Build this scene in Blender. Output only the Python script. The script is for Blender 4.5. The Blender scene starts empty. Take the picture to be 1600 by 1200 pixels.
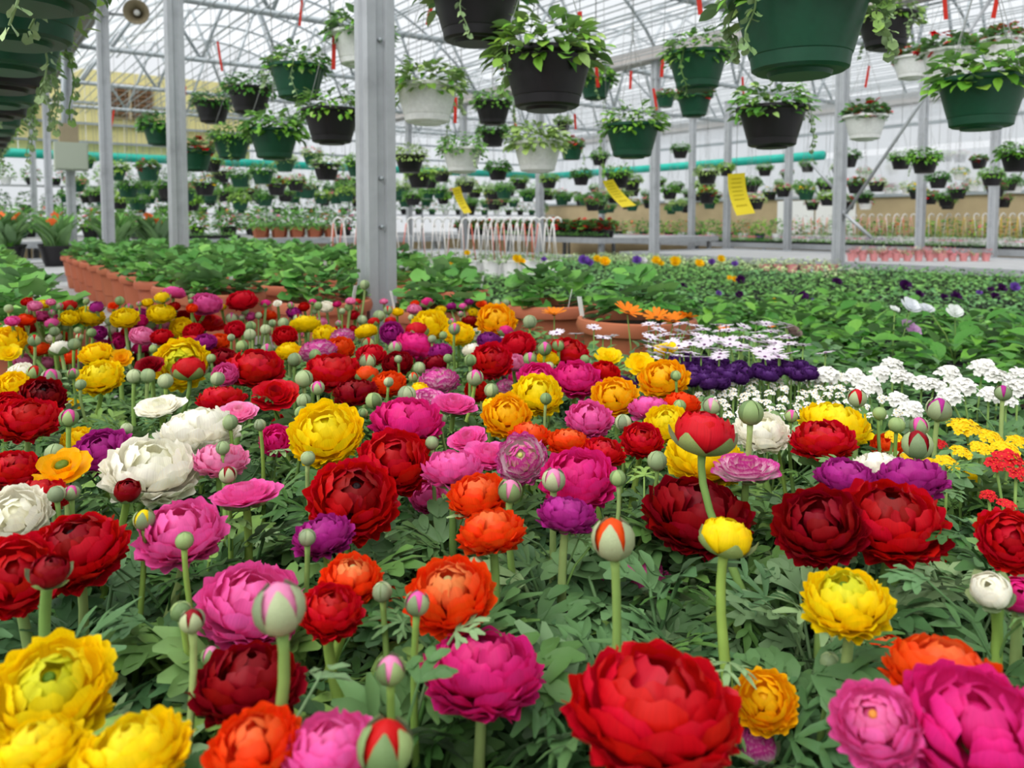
import bpy, math, random
import numpy as np
from mathutils import Matrix, Vector
R = random.Random(7)
D2R = math.radians
C = bpy.context.scene.collection
# ------------------------------------------------------------------ camera
F, CX, CY, CZ, PITCH = 1200.0, 800.0, 415.0, 1.27, D2R(3.3)
cam = bpy.data.cameras.new('camera')
cam.sensor_width = 36.0
cam.lens = F / 1600 * 36
cam.shift_y = -(600 - CY) / 1600
cam.clip_start, cam.clip_end = 0.02, 200
cam.dof.use_dof = True
cam.dof.focus_distance = 0.85
cam.dof.aperture_fstop = 8.5
camo = bpy.data.objects.new('camera', cam)
camo.location = (0, 0, CZ)
camo.rotation_euler = (math.pi / 2 - PITCH, 0, 0)
C.objects.link(camo)
bpy.context.scene.camera = camo
# ------------------------------------------------------------------ sky, sun, exposure
w = bpy.data.worlds.new('overcast'); bpy.context.scene.world = w
w.use_nodes = True
bg = w.node_tree.nodes['Background']
bg.inputs['Color'].default_value = (0.93, 0.965, 1.0, 1)
bg.inputs['Strength'].default_value = 0.85
sl = bpy.data.lights.new('sun', 'SUN'); sl.energy = 4.2; sl.angle = D2R(70); sl.color = (1, 0.98, 0.95)
so = bpy.data.objects.new('overcast_sky_sun_offscreen', sl); so.rotation_euler = (D2R(24), D2R(-22), 0); C.objects.link(so)
vs = bpy.context.scene.view_settings
vs.view_transform = 'Standard'; vs.look = 'None'; vs.gamma = 1; vs.use_curve_mapping = False
vs.exposure = 0.15
# ------------------------------------------------------------------ frames
UA = D2R(35.7)
SU, CU = math.sin(UA), math.cos(UA)
def UV(u, v, z=0.0):                      # greenhouse frame: u along the posts, v across the bays
    return Vector((-SU * u + CU * v, CU * u + SU * v, z))
def uv_of(x, y):
    return (-SU * x + CU * y, CU * x + SU * y)
def at(px, py, d):                        # photo pixel at a distance along the view axis
    x, y = (px - CX) / F * d, -(py - CY) / F * d
    cp, sp = math.cos(PITCH), math.sin(PITCH)
    return Vector((x, d * cp + y * sp, CZ - d * sp + y * cp))
def on_plane(px, py, z):
    p = at(px, py, 1.0)
    return at(px, py, (z - CZ) / (p.z - CZ))
def rgb(r, g, b):
    f = lambda c: (c / 255 / 12.92) if c <= 10 else ((c / 255 + 0.055) / 1.055) ** 2.4
    return (f(r), f(g), f(b), 1)
# ------------------------------------------------------------------ materials
def mat(name, col=(0.8, 0.8, 0.8, 1), rough=0.6, spec=0.3, metal=0.0, var=0.0, scale=8.0, objcol=False,
        trans=0.0, rnd=0.0, bump=0.0, veins=0.0, back=0.0, island=0.0, edge=None, dirt=None, coord='Object'):
    m = bpy.data.materials.new(name); m.use_nodes = True
    nt = m.node_tree; N = nt.nodes; L = nt.links
    b = N['Principled BSDF']; out = N['Material Output']
    b.inputs['Roughness'].default_value = rough
    b.inputs['Specular IOR Level'].default_value = spec
    b.inputs['Metallic'].default_value = metal
    oi = N.new('ShaderNodeObjectInfo')
    tc = N.new('ShaderNodeTexCoord')
    if objcol: cur = oi.outputs['Color']
    else:
        c = N.new('ShaderNodeRGB'); c.outputs[0].default_value = col; cur = c.outputs[0]
    def mixc(fac, a, bb, kind='MIX'):
        x = N.new('ShaderNodeMix'); x.data_type = 'RGBA'; x.blend_type = kind
        if isinstance(fac, float): x.inputs[0].default_value = fac
        else: L.new(fac, x.inputs[0])
        for i, q in ((6, a), (7, bb)):
            if isinstance(q, tuple): x.inputs[i].default_value = q
            else: L.new(q, x.inputs[i])
        return x.outputs[2]
    def ramp(src, p0, p1, v0=0.0, v1=1.0):
        x = N.new('ShaderNodeMapRange'); L.new(src, x.inputs[0])
        for i, q in ((1, p0), (2, p1), (3, v0), (4, v1)): x.inputs[i].default_value = q
        return x.outputs[0]
    if edge is not None:                  # coloured petal rims, from the petal's own length coordinate
        sx = N.new('ShaderNodeSeparateXYZ'); L.new(tc.outputs['UV'], sx.inputs[0])
        nz = N.new('ShaderNodeTexNoise'); nz.inputs['Scale'].default_value = 7; L.new(tc.outputs['UV'], nz.inputs['Vector'])
        ad = N.new('ShaderNodeMath'); ad.operation = 'MULTIPLY_ADD'; L.new(nz.outputs[0], ad.inputs[0])
        ad.inputs[1].default_value = 0.35; L.new(sx.outputs['Y'], ad.inputs[2])
        cur = mixc(ramp(ad.outputs[0], 0.78, 1.12), cur, edge)
    if var > 0 or dirt is not None:
        nz = N.new('ShaderNodeTexNoise'); nz.inputs['Scale'].default_value = scale
        nz.inputs['Detail'].default_value = 5
        L.new(tc.outputs[coord], nz.inputs['Vector'])
        if dirt is not None: cur = mixc(ramp(nz.outputs[0], 0.45, 0.75), cur, dirt)
        hv = N.new('ShaderNodeHueSaturation'); L.new(cur, hv.inputs['Color'])
        L.new(ramp(nz.outputs[0], 0.3, 0.7, 1 - var, 1 + var), hv.inputs['Value']); cur = hv.outputs[0]
    if veins > 0:
        mp = N.new('ShaderNodeMapping'); mp.inputs['Scale'].default_value = (11, 0.9, 1); L.new(tc.outputs['UV'], mp.inputs[0])
        nz = N.new('ShaderNodeTexNoise'); nz.inputs['Scale'].default_value = 2.0; L.new(mp.outputs[0], nz.inputs['Vector'])
        hv = N.new('ShaderNodeHueSaturation'); L.new(cur, hv.inputs['Color'])
        L.new(ramp(nz.outputs[0], 0.3, 0.7, 1 - veins, 1 + veins), hv.inputs['Value']); cur = hv.outputs[0]
    if rnd > 0:
        hv = N.new('ShaderNodeHueSaturation'); L.new(cur, hv.inputs['Color'])
        L.new(ramp(oi.outputs['Random'], 0, 1, 1 - rnd, 1 + rnd), hv.inputs['Value'])
        L.new(ramp(oi.outputs['Random'], 0, 1, 0.5 + rnd * 0.05, 0.5 - rnd * 0.05), hv.inputs['Hue']); cur = hv.outputs[0]
    if island > 0:                        # every leaf of a joined foliage mesh gets its own tone
        gi = N.new('ShaderNodeNewGeometry')
        hv = N.new('ShaderNodeHueSaturation'); L.new(cur, hv.inputs['Color'])
        L.new(ramp(gi.outputs['Random Per Island'], 0, 1, 1 - island, 1 + island), hv.inputs['Value'])
        L.new(ramp(gi.outputs['Random Per Island'], 0, 1, 0.515, 0.485), hv.inputs['Hue']); cur = hv.outputs[0]
    if back > 0:
        gm = N.new('ShaderNodeNewGeometry')
        cur = mixc(ramp(gm.outputs['Backfacing'], 0, 1, 0, back), cur, (0.42, 0.5, 0.36, 1))
    L.new(cur, b.inputs['Base Color'])
    if bump > 0:
        nz = N.new('ShaderNodeTexNoise'); nz.inputs['Scale'].default_value = scale * 3; L.new(tc.outputs[coord], nz.inputs['Vector'])
        bp = N.new('ShaderNodeBump'); bp.inputs['Strength'].default_value = bump; bp.inputs['Distance'].default_value = 0.01
        L.new(nz.outputs[0], bp.inputs['Height']); L.new(bp.outputs[0], b.inputs['Normal'])
    if trans > 0:
        t = N.new('ShaderNodeBsdfTranslucent'); L.new(cur, t.inputs['Color'])
        mx = N.new('ShaderNodeMixShader'); mx.inputs[0].default_value = trans
        L.new(b.outputs[0], mx.inputs[1]); L.new(t.outputs[0], mx.inputs[2]); L.new(mx.outputs[0], out.inputs[0])
    return m
def film_mat(name, clear, col=(0.95, 0.97, 1, 1)):
    m = bpy.data.materials.new(name); m.use_nodes = True
    N = m.node_tree.nodes; L = m.node_tree.links; N.clear()
    o = N.new('ShaderNodeOutputMaterial'); tp = N.new('ShaderNodeBsdfTransparent'); tl = N.new('ShaderNodeBsdfTranslucent')
    gl = N.new('ShaderNodeBsdfGlossy'); gl.inputs['Roughness'].default_value = 0.35; gl.inputs[0].default_value = (0.8, 0.85, 0.9, 1)
    tl.inputs[0].default_value = col
    tc = N.new('ShaderNodeTexCoord'); nz = N.new('ShaderNodeTexNoise'); nz.inputs['Scale'].default_value = 0.8
    L.new(tc.outputs['Object'], nz.inputs['Vector'])
    mr = N.new('ShaderNodeMapRange'); L.new(nz.outputs[0], mr.inputs[0])
    for i, q in ((1, 0.3), (2, 0.7), (3, 1 - clear - 0.1), (4, 1 - clear + 0.12)): mr.inputs[i].default_value = q
    a = N.new('ShaderNodeMixShader'); L.new(mr.outputs[0], a.inputs[0]); L.new(tp.outputs[0], a.inputs[1]); L.new(tl.outputs[0], a.inputs[2])
    c = N.new('ShaderNodeMixShader'); c.inputs[0].default_value = 0.06; L.new(a.outputs[0], c.inputs[1]); L.new(gl.outputs[0], c.inputs[2])
    L.new(c.outputs[0], o.inputs[0]); return m
M = {}
M['petal'] = mat('petal', objcol=True, rough=0.5, spec=0.25, trans=0.32, rnd=0.08, veins=0.10)
M['picotee'] = mat('picotee_petal', objcol=True, rough=0.5, spec=0.25, trans=0.22, veins=0.06, edge=rgb(205, 60, 150))
M['leaf'] = mat('leaf', objcol=True, rough=0.5, spec=0.32, trans=0.15, rnd=0.34, var=0.18, scale=30, back=0.35)
M['leaves'] = mat('leaves', objcol=True, rough=0.5, spec=0.32, trans=0.15, rnd=0.14, var=0.1, scale=30, back=0.3, island=0.34)
M['stem'] = mat('stem', objcol=True, rough=0.6, spec=0.2, rnd=0.15, var=0.1, scale=40)
M['solid'] = mat('painted', objcol=True, rough=0.6, spec=0.3, rnd=0.05)
M['plastic'] = mat('pot_plastic', objcol=True, rough=0.42, spec=0.4, var=0.08, scale=10)
M['soil'] = mat('soil', rgb(52, 40, 30), 0.95, 0.1, var=0.4, scale=60, bump=0.5)
M['terra'] = mat('terracotta_plastic', rgb(192, 112, 82), 0.6, 0.25, var=0.08, scale=6, rnd=0.08)
M['galv'] = mat('galvanised_steel', rgb(182, 186, 190), 0.45, 0.5, metal=0.2, var=0.12, scale=9, dirt=rgb(150, 153, 157))
M['steel'] = mat('roof_steel', rgb(160, 168, 172), 0.5, 0.4, metal=0.3, var=0.1, scale=5)
M['gutter'] = mat('old_gutter', rgb(128, 124, 116), 0.6, 0.3, metal=0.2, var=0.2, scale=4)
M['gutter2'] = mat('pale_gutter', rgb(186, 180, 176), 0.6, 0.3, metal=0.2, var=0.1, scale=4)
M['film'] = film_mat('poly_film', 0.80)
M['sidefilm'] = film_mat('side_film', 0.55)
M['concrete'] = mat('concrete', rgb(150, 148, 142), 0.85, 0.2, var=0.15, scale=2.0, bump=0.2)
M['benchtop'] = mat('bench_grey', rgb(172, 173, 174), 0.6, 0.3, var=0.08, scale=5)
M['yellowwall'] = mat('yellow_siding', rgb(222, 212, 150), 0.7, 0.2, var=0.05, scale=3)
M['beige'] = mat('beige_panel', rgb(176, 158, 124), 0.75, 0.2, var=0.12, scale=2)
M['teal'] = mat('teal_curtain', rgb(40, 178, 160), 0.5, 0.3, var=0.12, scale=5)
M['wire'] = mat('wire', rgb(150, 152, 150), 0.5, 0.4)
M['black'] = mat('black_plastic', rgb(26, 25, 27), 0.45, 0.4, var=0.1)
M['white'] = mat('white_plastic', rgb(232, 232, 230), 0.45, 0.4)
M['redtag'] = mat('red_tag', rgb(214, 48, 30), 0.5, 0.3, trans=0.2)
M['card'] = mat('yellow_card', rgb(226, 204, 40), 0.55, 0.3, var=0.05)
M['ink'] = mat('card_print', rgb(176, 154, 30), 0.7, 0.1)
# ------------------------------------------------------------------ mesh helpers
class MB:
    def __init__(s): s.V = []; s.F = []; s.mi = []; s.uv = []; s.n = 0
    def add(s, VF, m=0, T=None):
        V, Fc = VF[0], VF[1]
        V = np.asarray(V, float)
        U = VF[2] if len(VF) > 2 else np.zeros((len(V), 2))
        if T is not None:
            A = np.array(T); V = V @ A[:3, :3].T + A[:3, 3]
        s.V.append(V); s.uv.append(U)
        n = s.n
        s.F.extend([tuple(i + n for i in f) for f in Fc]); s.mi.extend([m] * len(Fc)); s.n += len(V)
        return s
    def mesh(s, name, mats, smooth=True, sharp=None):
        me = bpy.data.meshes.new(name)
        V = np.concatenate(s.V); U = np.concatenate(s.uv)
        me.from_pydata(V.tolist(), [], s.F)
        for k in mats: me.materials.append(M[k] if isinstance(k, str) else k)
        if len(mats) > 1: me.polygons.foreach_set('material_index', s.mi)
        if smooth: me.polygons.foreach_set('use_smooth', [True] * len(s.F))
        if np.any(U):
            li = np.zeros(len(me.loops), int); me.loops.foreach_get('vertex_index', li)
            me.uv_layers.new(name='uv').data.foreach_set('uv', U[li].ravel())
        if sharp: me.set_sharp_from_angle(angle=D2R(sharp))
        me.update()
        return me
def one(name, VF, m, smooth=True, sharp=None):
    return MB().add(VF).mesh(name, [m], smooth, sharp)
def obj(name, me, parent=None, loc=None, T=None, col=None, mt=None):
    o = bpy.data.objects.new(name, me); C.objects.link(o)
    if parent is not None: o.parent = parent
    if T is not None: o.matrix_basis = T
    elif loc is not None: o.location = loc
    if col is not None: o.color = col
    if mt is not None:
        o.material_slots[0].link = 'OBJECT'; o.material_slots[0].material = M[mt]
    return o
def tag(o, label=None, cat=None, group=None, kind=None):
    for k, q in (('label', label), ('category', cat), ('group', group), ('kind', kind)):
        if q: o[k] = q
    return o
def thing(name, loc, label, cat, group=None, rz=0.0):
    o = bpy.data.objects.new(name, None); C.objects.link(o); o.empty_display_size = 0.02
    o.location = loc; o.rotation_euler = (0, 0, rz)
    return tag(o, label, cat, group)
def struct(name, me, parent=None, loc=None, T=None):
    o = obj(name, me, parent, loc, T)
    if parent is None: o['kind'] = 'structure'
    return o
def tube(pts, rad, n=8, cap=True):
    P = [Vector(p) for p in pts]; k = len(P)
    rad = [rad] * k if not hasattr(rad, '__len__') else rad
    V = []; Fc = []; up = None
    for i, p in enumerate(P):
        t = (P[min(i + 1, k - 1)] - P[max(i - 1, 0)]).normalized()
        a = Vector((1, 0, 0)) if abs(t.x) < 0.8 else Vector((0, 1, 0))
        if up is not None: a = up
        s = (a - t * a.dot(t)).normalized(); q = t.cross(s); up = s
        for j in range(n):
            th = 2 * math.pi * j / n
            V.append(p + (s * math.cos(th) + q * math.sin(th)) * rad[i])
    for i in range(k - 1):
        for j in range(n):
            Fc.append((i * n + j, i * n + (j + 1) % n, (i + 1) * n + (j + 1) % n, (i + 1) * n + j))
    if cap:
        Fc.append(tuple(range(n))[::-1]); Fc.append(tuple((k - 1) * n + j for j in range(n)))
    return np.array([tuple(v) for v in V]), Fc
def lathe(prof, n=16, cap=True):
    V = []; Fc = []; k = len(prof)
    for r, z in prof:
        for j in range(n):
            th = 2 * math.pi * j / n; V.append((r * math.cos(th), r * math.sin(th), z))
    for i in range(k - 1):
        for j in range(n):
            Fc.append((i * n + j, i * n + (j + 1) % n, (i + 1) * n + (j + 1) % n, (i + 1) * n + j))
    if cap:
        if prof[0][0] > 1e-4: Fc.append(tuple(range(n))[::-1])
        if prof[-1][0] > 1e-4: Fc.append(tuple((k - 1) * n + j for j in range(n)))
    return np.array(V), Fc
def box(x0, x1, y0, y1, z0, z1):
    V = [(x, y, z) for z in (z0, z1) for y in (y0, y1) for x in (x0, x1)]
    return np.array(V), [(0, 2, 3, 1), (4, 5, 7, 6), (0, 1, 5, 4), (1, 3, 7, 5), (3, 2, 6, 7), (2, 0, 4, 6)]
def ball(r, n=10, k=6, sz=1.0, z=0.0):
    return lathe([(r * math.sin(math.pi * i / k) + (1e-5 if i in (0, k) else 0), z - sz * r * math.cos(math.pi * i / k)) for i in range(k + 1)], n, False)
def TR(loc=(0, 0, 0), rx=0, ry=0, rz=0, s=1.0):
    m = Matrix.Translation(loc) @ Matrix.Rotation(rz, 4, 'Z') @ Matrix.Rotation(ry, 4, 'Y') @ Matrix.Rotation(rx, 4, 'X')
    return m @ (Matrix.Diagonal((s, s, s, 1)) if not hasattr(s, '__len__') else Matrix.Diagonal((*s, 1)))
def axisT(p, ax, spin=0.0, s=1.0):        # +Z onto ax
    q = Vector((0, 0, 1)).rotation_difference(Vector(ax).normalized())
    return Matrix.Translation(p) @ q.to_matrix().to_4x4() @ Matrix.Rotation(spin, 4, 'Z') @ Matrix.Diagonal((s, s, s, 1))
UROT = UA                                  # local x -> v, local y -> u
# ================================================================== setting
BZ = 0.75                                  # bench height
GZ = 3.6                                   # gutter height
ROWS = (-5.7, 1.21, 8.1, 15.0)
U0, U1 = -6.0, 19.0
def uvbox(v0, v1, u0, u1, z0, z1): return box(v0, v1, u0, u1, z0, z1)
TUV = Matrix.Rotation(UROT, 4, 'Z')
struct('floor', MB().add(uvbox(-14, 24, -12, 30, -0.1, 0)).mesh('floor', ['concrete'], False), T=TUV)
ceil = tag(obj('ceiling', None, T=TUV), kind='structure')
# arched double-film roof: every film panel between two bows, every bow, every truss bar is a part
RISE, BOW = 1.75, 1.525
def arc(k, n, w, rise):
    x = k / n
    return x * w, rise * math.sin(math.pi * x) ** 0.8
for b in range(3):
    v0, wd = ROWS[b], ROWS[b + 1] - ROWS[b]
    n, q = 26, 6
    V = []; Fc = []
    for k in range(n + 1):
        y, z = arc(k, n, wd, RISE)
        for j in range(q + 1):
            bul = -0.16 * math.sin(math.pi * j / q) * min(1, 3 * math.sin(math.pi * k / n))
            V.append((y, j / q * BOW, z + bul))
    for k in range(n):
        for j in range(q):
            a = k * (q + 1) + j
            Fc.append((a, a + 1, a + q + 2, a + q + 1))
    pm = one('film_panel', (np.array(V), Fc), 'film')
    bm_ = one('bow', tube([(arc(k, n, wd, RISE)[0], 0, arc(k, n, wd, RISE)[1] - 0.03) for k in range(n + 1)], 0.024, 6), 'steel')
    k0 = int((U1 - U0) / BOW)
    for k in range(k0 + 1):
        if k < k0: obj('film_panel', pm, ceil, (v0, U0 + k * BOW, GZ + 0.05))
        obj('bow', bm_, ceil, (v0, U0 + k * BOW, GZ + 0.05))
    # purlins
    for f in (0.25, 0.5, 0.75):
        y, z = arc(f * n, n, wd, RISE)
        obj('purlin', one('purlin', tube([(v0 + y, U0, GZ + z - 0.05), (v0 + y, U1, GZ + z - 0.05)], 0.022, 6), 'steel'), ceil)
    chord = one('truss_chord', tube([(0, 0, 0), (wd, 0, 0)], 0.038, 6), 'steel')
    webs = []
    fr = [0, 0.16, 0.33, 0.5, 0.67, 0.84, 1]
    for i in range(1, 6):
        y, z = arc(fr[i] * n, n, wd, RISE)
        for e in (fr[i] - 0.085, fr[i] + 0.085):
            webs.append(one('truss_web', tube([(e * wd, 0, 0), (y, 0, z - 0.03)], 0.025, 5), 'steel'))
    for k in range(-2, 6):
        u = 2.515 + 3.05 * k
        if not U0 < u < U1: continue
        obj('truss_chord', chord, ceil, (v0, u, GZ - 0.02))
        for wm in webs: obj('truss_web', wm, ceil, (v0, u, GZ - 0.02))
for v in ROWS:
    obj('gutter', one('gutter', uvbox(v - 0.13, v + 0.13, U0, U1, GZ - 0.06, GZ + 0.12), 'gutter' if v < 3 else 'gutter2', False), ceil)
# walls
def wall(name, v0, v1, u0, u1, bands):
    root = tag(obj(name, None, T=TUV), kind='structure')
    for z0, z1, m, th in bands:
        horizontal = abs(v1 - v0) > abs(u1 - u0)
        o = th if not horizontal else 0; e = th if horizontal else 0
        obj('wall_panel', one('wall_panel', uvbox(v0 - o, v1 + o, u0 - e, u1 + e, z0, z1), m, False), root)
    return root
wb = wall('wall_back', ROWS[0], ROWS[3], U1, U1, [(0, 0.9, 'beige', 0.05), (0.9, 2.62, 'sidefilm', 0.004)])
for i in range(46):                        # yellow ribbed siding sheets
    v = ROWS[0] + i * 0.25
    obj('siding_sheet', one('siding_sheet', uvbox(v, v + 0.235, U1 - 0.03, U1 + 0.03, 2.72, 4.55), 'yellowwall', False), wb)
obj('wall_panel', one('wall_panel', uvbox(ROWS[0] + 46 * 0.25, ROWS[3], U1 - 0.004, U1 + 0.004, 2.72, 5.4), 'sidefilm', False), wb)
for z in (2.95, 3.35, 3.8):
    obj('girt', one('girt', uvbox(ROWS[0], ROWS[3], U1 - 0.12, U1 - 0.06, z, z + 0.05), 'steel', False), wb)
wr = wall('wall_right', ROWS[3], ROWS[3], U0, U1, [(0, 1.75, 'beige', 0.05), (1.75, 2.6, 'sidefilm', 0.004), (2.72, GZ, 'sidefilm', 0.004)])
for z in (1.75, 3.1):
    obj('girt', one('girt', uvbox(ROWS[3] - 0.1, ROWS[3] - 0.05, U0, U1, z, z + 0.06), 'steel', False), wr)
for i in range(2):
    obj('white_sheet', one('white_sheet', uvbox(ROWS[3] - 0.09, ROWS[3] - 0.055, 8.7 + i * 0.95, 9.6 + i * 0.95, 0.7, 1.72), 'white', False), wr)
wall('wall_left', ROWS[0], ROWS[0], U0, U1, [(0, 0.9, 'beige', 0.05), (0.9, GZ, 'sidefilm', 0.004)])
wall('wall_front', ROWS[0], ROWS[3], U0, U0, [(0, 0.9, 'beige', 0.05), (0.9, GZ, 'sidefilm', 0.004)])
t1 = obj('trim_1', one('trim_1', tube([(ROWS[0], U1 - 0.14, 2.67), (ROWS[3] - 0.1, U1 - 0.14, 2.67)], 0.1, 10), 'teal'), T=TUV); t1['kind'] = 'structure'
t2 = obj('trim_2', one('trim_2', tube([(ROWS[3] - 0.16, 9.4, 2.66), (ROWS[3] - 0.16, U1 - 0.3, 2.66)], 0.1, 10), 'teal'), T=TUV); t2['kind'] = 'structure'
# louvred window in the yellow siding
wn = tag(obj('window_1', None, T=TUV), kind='structure')
vw, zw = 3.15, 3.52
obj('window_frame', one('window_frame', uvbox(vw - 0.5, vw + 0.5, U1 - 0.1, U1 - 0.05, zw, zw + 0.78), 'beige', False), wn)
lm = one('louvre_slat', uvbox(-0.45, 0.45, -0.03, 0.03, -0.035, 0.035), mat('brown_louvre', rgb(122, 92, 66), 0.7, 0.2), False)
for i in range(7): obj('louvre_slat', lm, wn, T=TR((vw, U1 - 0.13, zw + 0.1 + i * 0.1), rx=0.6))
obj('mullion', one('mullion', uvbox(vw - 0.03, vw + 0.03, U1 - 0.19, U1 - 0.15, zw, zw + 0.78), 'beige', False), wn)
# ---- posts (rolled steel channel section, base plate)
def post_mesh(w, h):
    mb = MB(); c = 0.18 * w
    P = [(-w/2, -w/2), (-c, -w/2), (-c * .7, -w/2 + .12 * w), (c * .7, -w/2 + .12 * w), (c, -w/2), (w/2, -w/2), (w/2, -c), (w/2 - .1 * w, -c * .7), (w/2 - .1 * w, c * .7), (w/2, c),
         (w/2, w/2), (-w/2, w/2), (-w/2, c), (-w/2 + .1 * w, c * .7), (-w/2 + .1 * w, -c * .7), (-w/2, -c)]
    n = len(P)
    V = [(x, y, z) for z in (0, h) for x, y in P]
    Fc = [(i, (i + 1) % n, n + (i + 1) % n, n + i) for i in range(n)] + [tuple(range(n))[::-1], tuple(range(n, 2 * n))]
    return mb.add((np.array(V), Fc)).mesh('shaft', ['galv'], False)
pm = post_mesh(0.105, GZ - 0.05)
pl = one('base_plate', box(-0.1, 0.1, -0.1, 0.1, 0, 0.012), 'galv', False)
clampm = one('clamp', box(-0.058, 0.058, -0.058, 0.058, -0.02, 0.02), 'galv', False)
boltm = one('bolt', tube([(0, 0, 0), (0, -0.012, 0)], 0.008, 6), 'steel')
POSTXY = []
def post(u, v, label, group=None, bolts=False):
    q = UV(u, v); POSTXY.append((q.x, q.y))
    t = thing('support_post', UV(u, v, 0), label, 'post', group, UROT)
    obj('shaft', pm, t); obj('base_plate', pl, t)
    obj('clamp', clampm, t, (0, 0, GZ - 0.3))
    if bolts:
        for z in (1.25, 1.42, 1.9): obj('bolt', boltm, t, (0.0, -0.04, z))
    return t
P1L = ['thick galvanised steel post rising behind the ranunculus bed beside the terracotta bowls',
       'galvanised post standing behind the first terracotta rows, next one along from the thick post',
       'galvanised post carrying the horn loudspeaker', 'dark-edged galvanised post carrying the grey electrical box']
for k in range(-1, 6):
    u = 2.515 + 3.05 * k
    if k < 0: continue
    post(u, 1.21, P1L[k] if k < 4 else 'slim far post of the left row beyond the electrical box', None if k < 4 else 'far posts of the left row', k == 0)
for k in range(5):
    x = (1310, 1022, 843, 725, 640)[k]
    r = (x - CX) / F; d = 8.1 / (CU * r + SU); p = uv_of(r * d, d)
    post(-SU * r * d + CU * d, 8.1, ['grey steel post at the edge of the pansy bench with crossed braces', 'grey post beside the hanging yellow price card over the second aisle'][k] if k < 2 else 'thin distant post of the middle row among far baskets', None if k < 2 else 'far posts of the middle row')
for x in (1437, 1080, 940, 1135, 1230, 1550):
    r = (x - CX) / F; vv = 11.9; d = vv / (CU * r + SU)
    post(-SU * r * d + CU * d, vv, 'slender grey post standing among the far benches', 'slender posts among the far benches')
# braces in the plane of the middle post row, each starting at the post itself
def on_row(px, py):
    r = (px - CX) / F; d = 8.1 / (CU * r + SU); p = at(px, py, d)
    return UV(uv_of(p.x, p.y)[0], 8.1, p.z)
for (a, b, k) in ((1310, 352), (1440, 165), 2.0), ((1310, 324), (1362, 372), 1.0), ((1310, 300), (1270, 255), 1.0):
    p, q = on_row(*a), on_row(*b); q = p + (q - p) * k
    if k > 1: q = p + (q - p) * ((GZ - 0.07 - p.z) / (q.z - p.z))      # the long one runs up to the gutter
    tag(obj('diagonal_brace', one('diagonal_brace', tube([tuple(p), tuple(q)], 0.02, 6), 'galv')), 'thin diagonal steel brace at the post by the pansy bench', 'brace', 'braces at the pansy bench post')
# horn loudspeaker on the third post
d3 = UV(2.515 + 6.1, 1.21).y
hp = at(214, 20, d3 - 0.15)
sp = thing('horn_loudspeaker', hp, 'tan horn loudspeaker mounted on a roof post', 'loudspeaker')
M['horn'] = mat('horn_paint', rgb(150, 138, 112), 0.5, 0.3, var=0.08)
ax = Vector((0.35, -1, -0.12)).normalized()
obj('horn', one('horn', lathe([(0.035, -0.24), (0.04, -0.12), (0.06, -0.04), (0.09, 0.02), (0.115, 0.06), (0.12, 0.065), (0.105, 0.055), (0.07, 0.0), (0.04, -0.05)], 20, False), 'horn'), sp, T=axisT((0, 0, 0), ax))
obj('driver', one('driver', lathe([(0.05, -0.36), (0.062, -0.34), (0.062, -0.25), (0.04, -0.22)], 16), 'horn'), sp, T=axisT((0, 0, 0), ax))
obj('cone', one('cone', ball(0.032, 10, 6), 'white'), sp, T=axisT(ax * 0.0, ax))
pp = UV(2.515 + 6.1, 1.21, hp.z) - hp
obj('bracket', one('bracket', tube([tuple(-ax * 0.24), tuple(pp)], 0.015, 6), 'galv'), sp)
# electrical box
u4 = 2.515 + 9.15
eb = thing('electrical_box', UV(u4 - 0.12, 1.21, 1.93), 'light grey electrical box strapped to a post', 'electrical box', None, UROT)
M['ebox'] = mat('box_paint', rgb(168, 176, 160), 0.55, 0.3)
obj('housing', one('housing', box(-0.19, 0.19, -0.1, 0.06, 0, 0.36), 'ebox', False), eb)
obj('door', one('door', box(-0.175, 0.175, -0.115, -0.1, 0.02, 0.34), 'ebox', False), eb)
obj('conduit', one('conduit', tube([(-0.07, -0.02, 0.36), (-0.07, -0.02, 0.8), (-0.03, 0.06, 1.6)], 0.03, 8), 'steel'), eb)
obj('junction', one('junction', box(-0.13, 0.09, -0.08, 0.05, 0.36, 0.6), 'horn', False), eb)
# ---- benches
def bench(v0, v1, u0, u1, z, label, lip=0.05, m='benchtop', lo=(), hi=()):
    """lo / hi: u of posts standing in that long edge; the top is notched round them and has no rim there"""
    t = thing('plant_bench', UV((u0 + u1) / 2, (v0 + v1) / 2, 0), label, 'bench', None, UROT)
    a, b, um = (v1 - v0) / 2, (u1 - u0) / 2, (u0 + u1) / 2
    mb = MB(); e = 0.085
    x0, x1 = (-a + e if lo else -a), (a - e if hi else a)
    mb.add(box(x0, x1, -b, b, z - 0.03, z))
    for side, ps in ((-1, lo), (1, hi)):
        y = -b
        for p in sorted(ps):
            if u0 < p < u1:
                mb.add(box(*((-a, x0) if side < 0 else (x1, a)), y, p - um - e, z - 0.03, z)); y = p - um + e
        if ps: mb.add(box(*((-a, x0) if side < 0 else (x1, a)), y, b, z - 0.03, z))
    obj('bench_top', mb.mesh('bench_top', [m], False), t)
    rim = MB()
    if not lo: rim.add(box(-a - .02, -a, -b, b, z - .07, z + lip * .5))
    if not hi: rim.add(box(a, a + .02, -b, b, z - .07, z + lip * .5))
    for VF in (box(-a, a, -b - .02, -b, z - .07, z + lip * .5), box(-a, a, b, b + .02, z - .07, z + lip * .5)): rim.add(VF)
    obj('bench_rim', rim.mesh('bench_rim', ['galv'], False), t)
    lg = one('leg', box(-.03, .03, -.03, .03, 0, z - 0.03), 'galv', False)
    for i in range(3):
        for j in range(4): obj('leg', lg, t, (-a + .13 + i * (a - .13), -b + .1 + j * (2 * b - .2) / 3, 0))
PU = [2.515 + 3.05 * k for k in range(6)]
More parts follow.
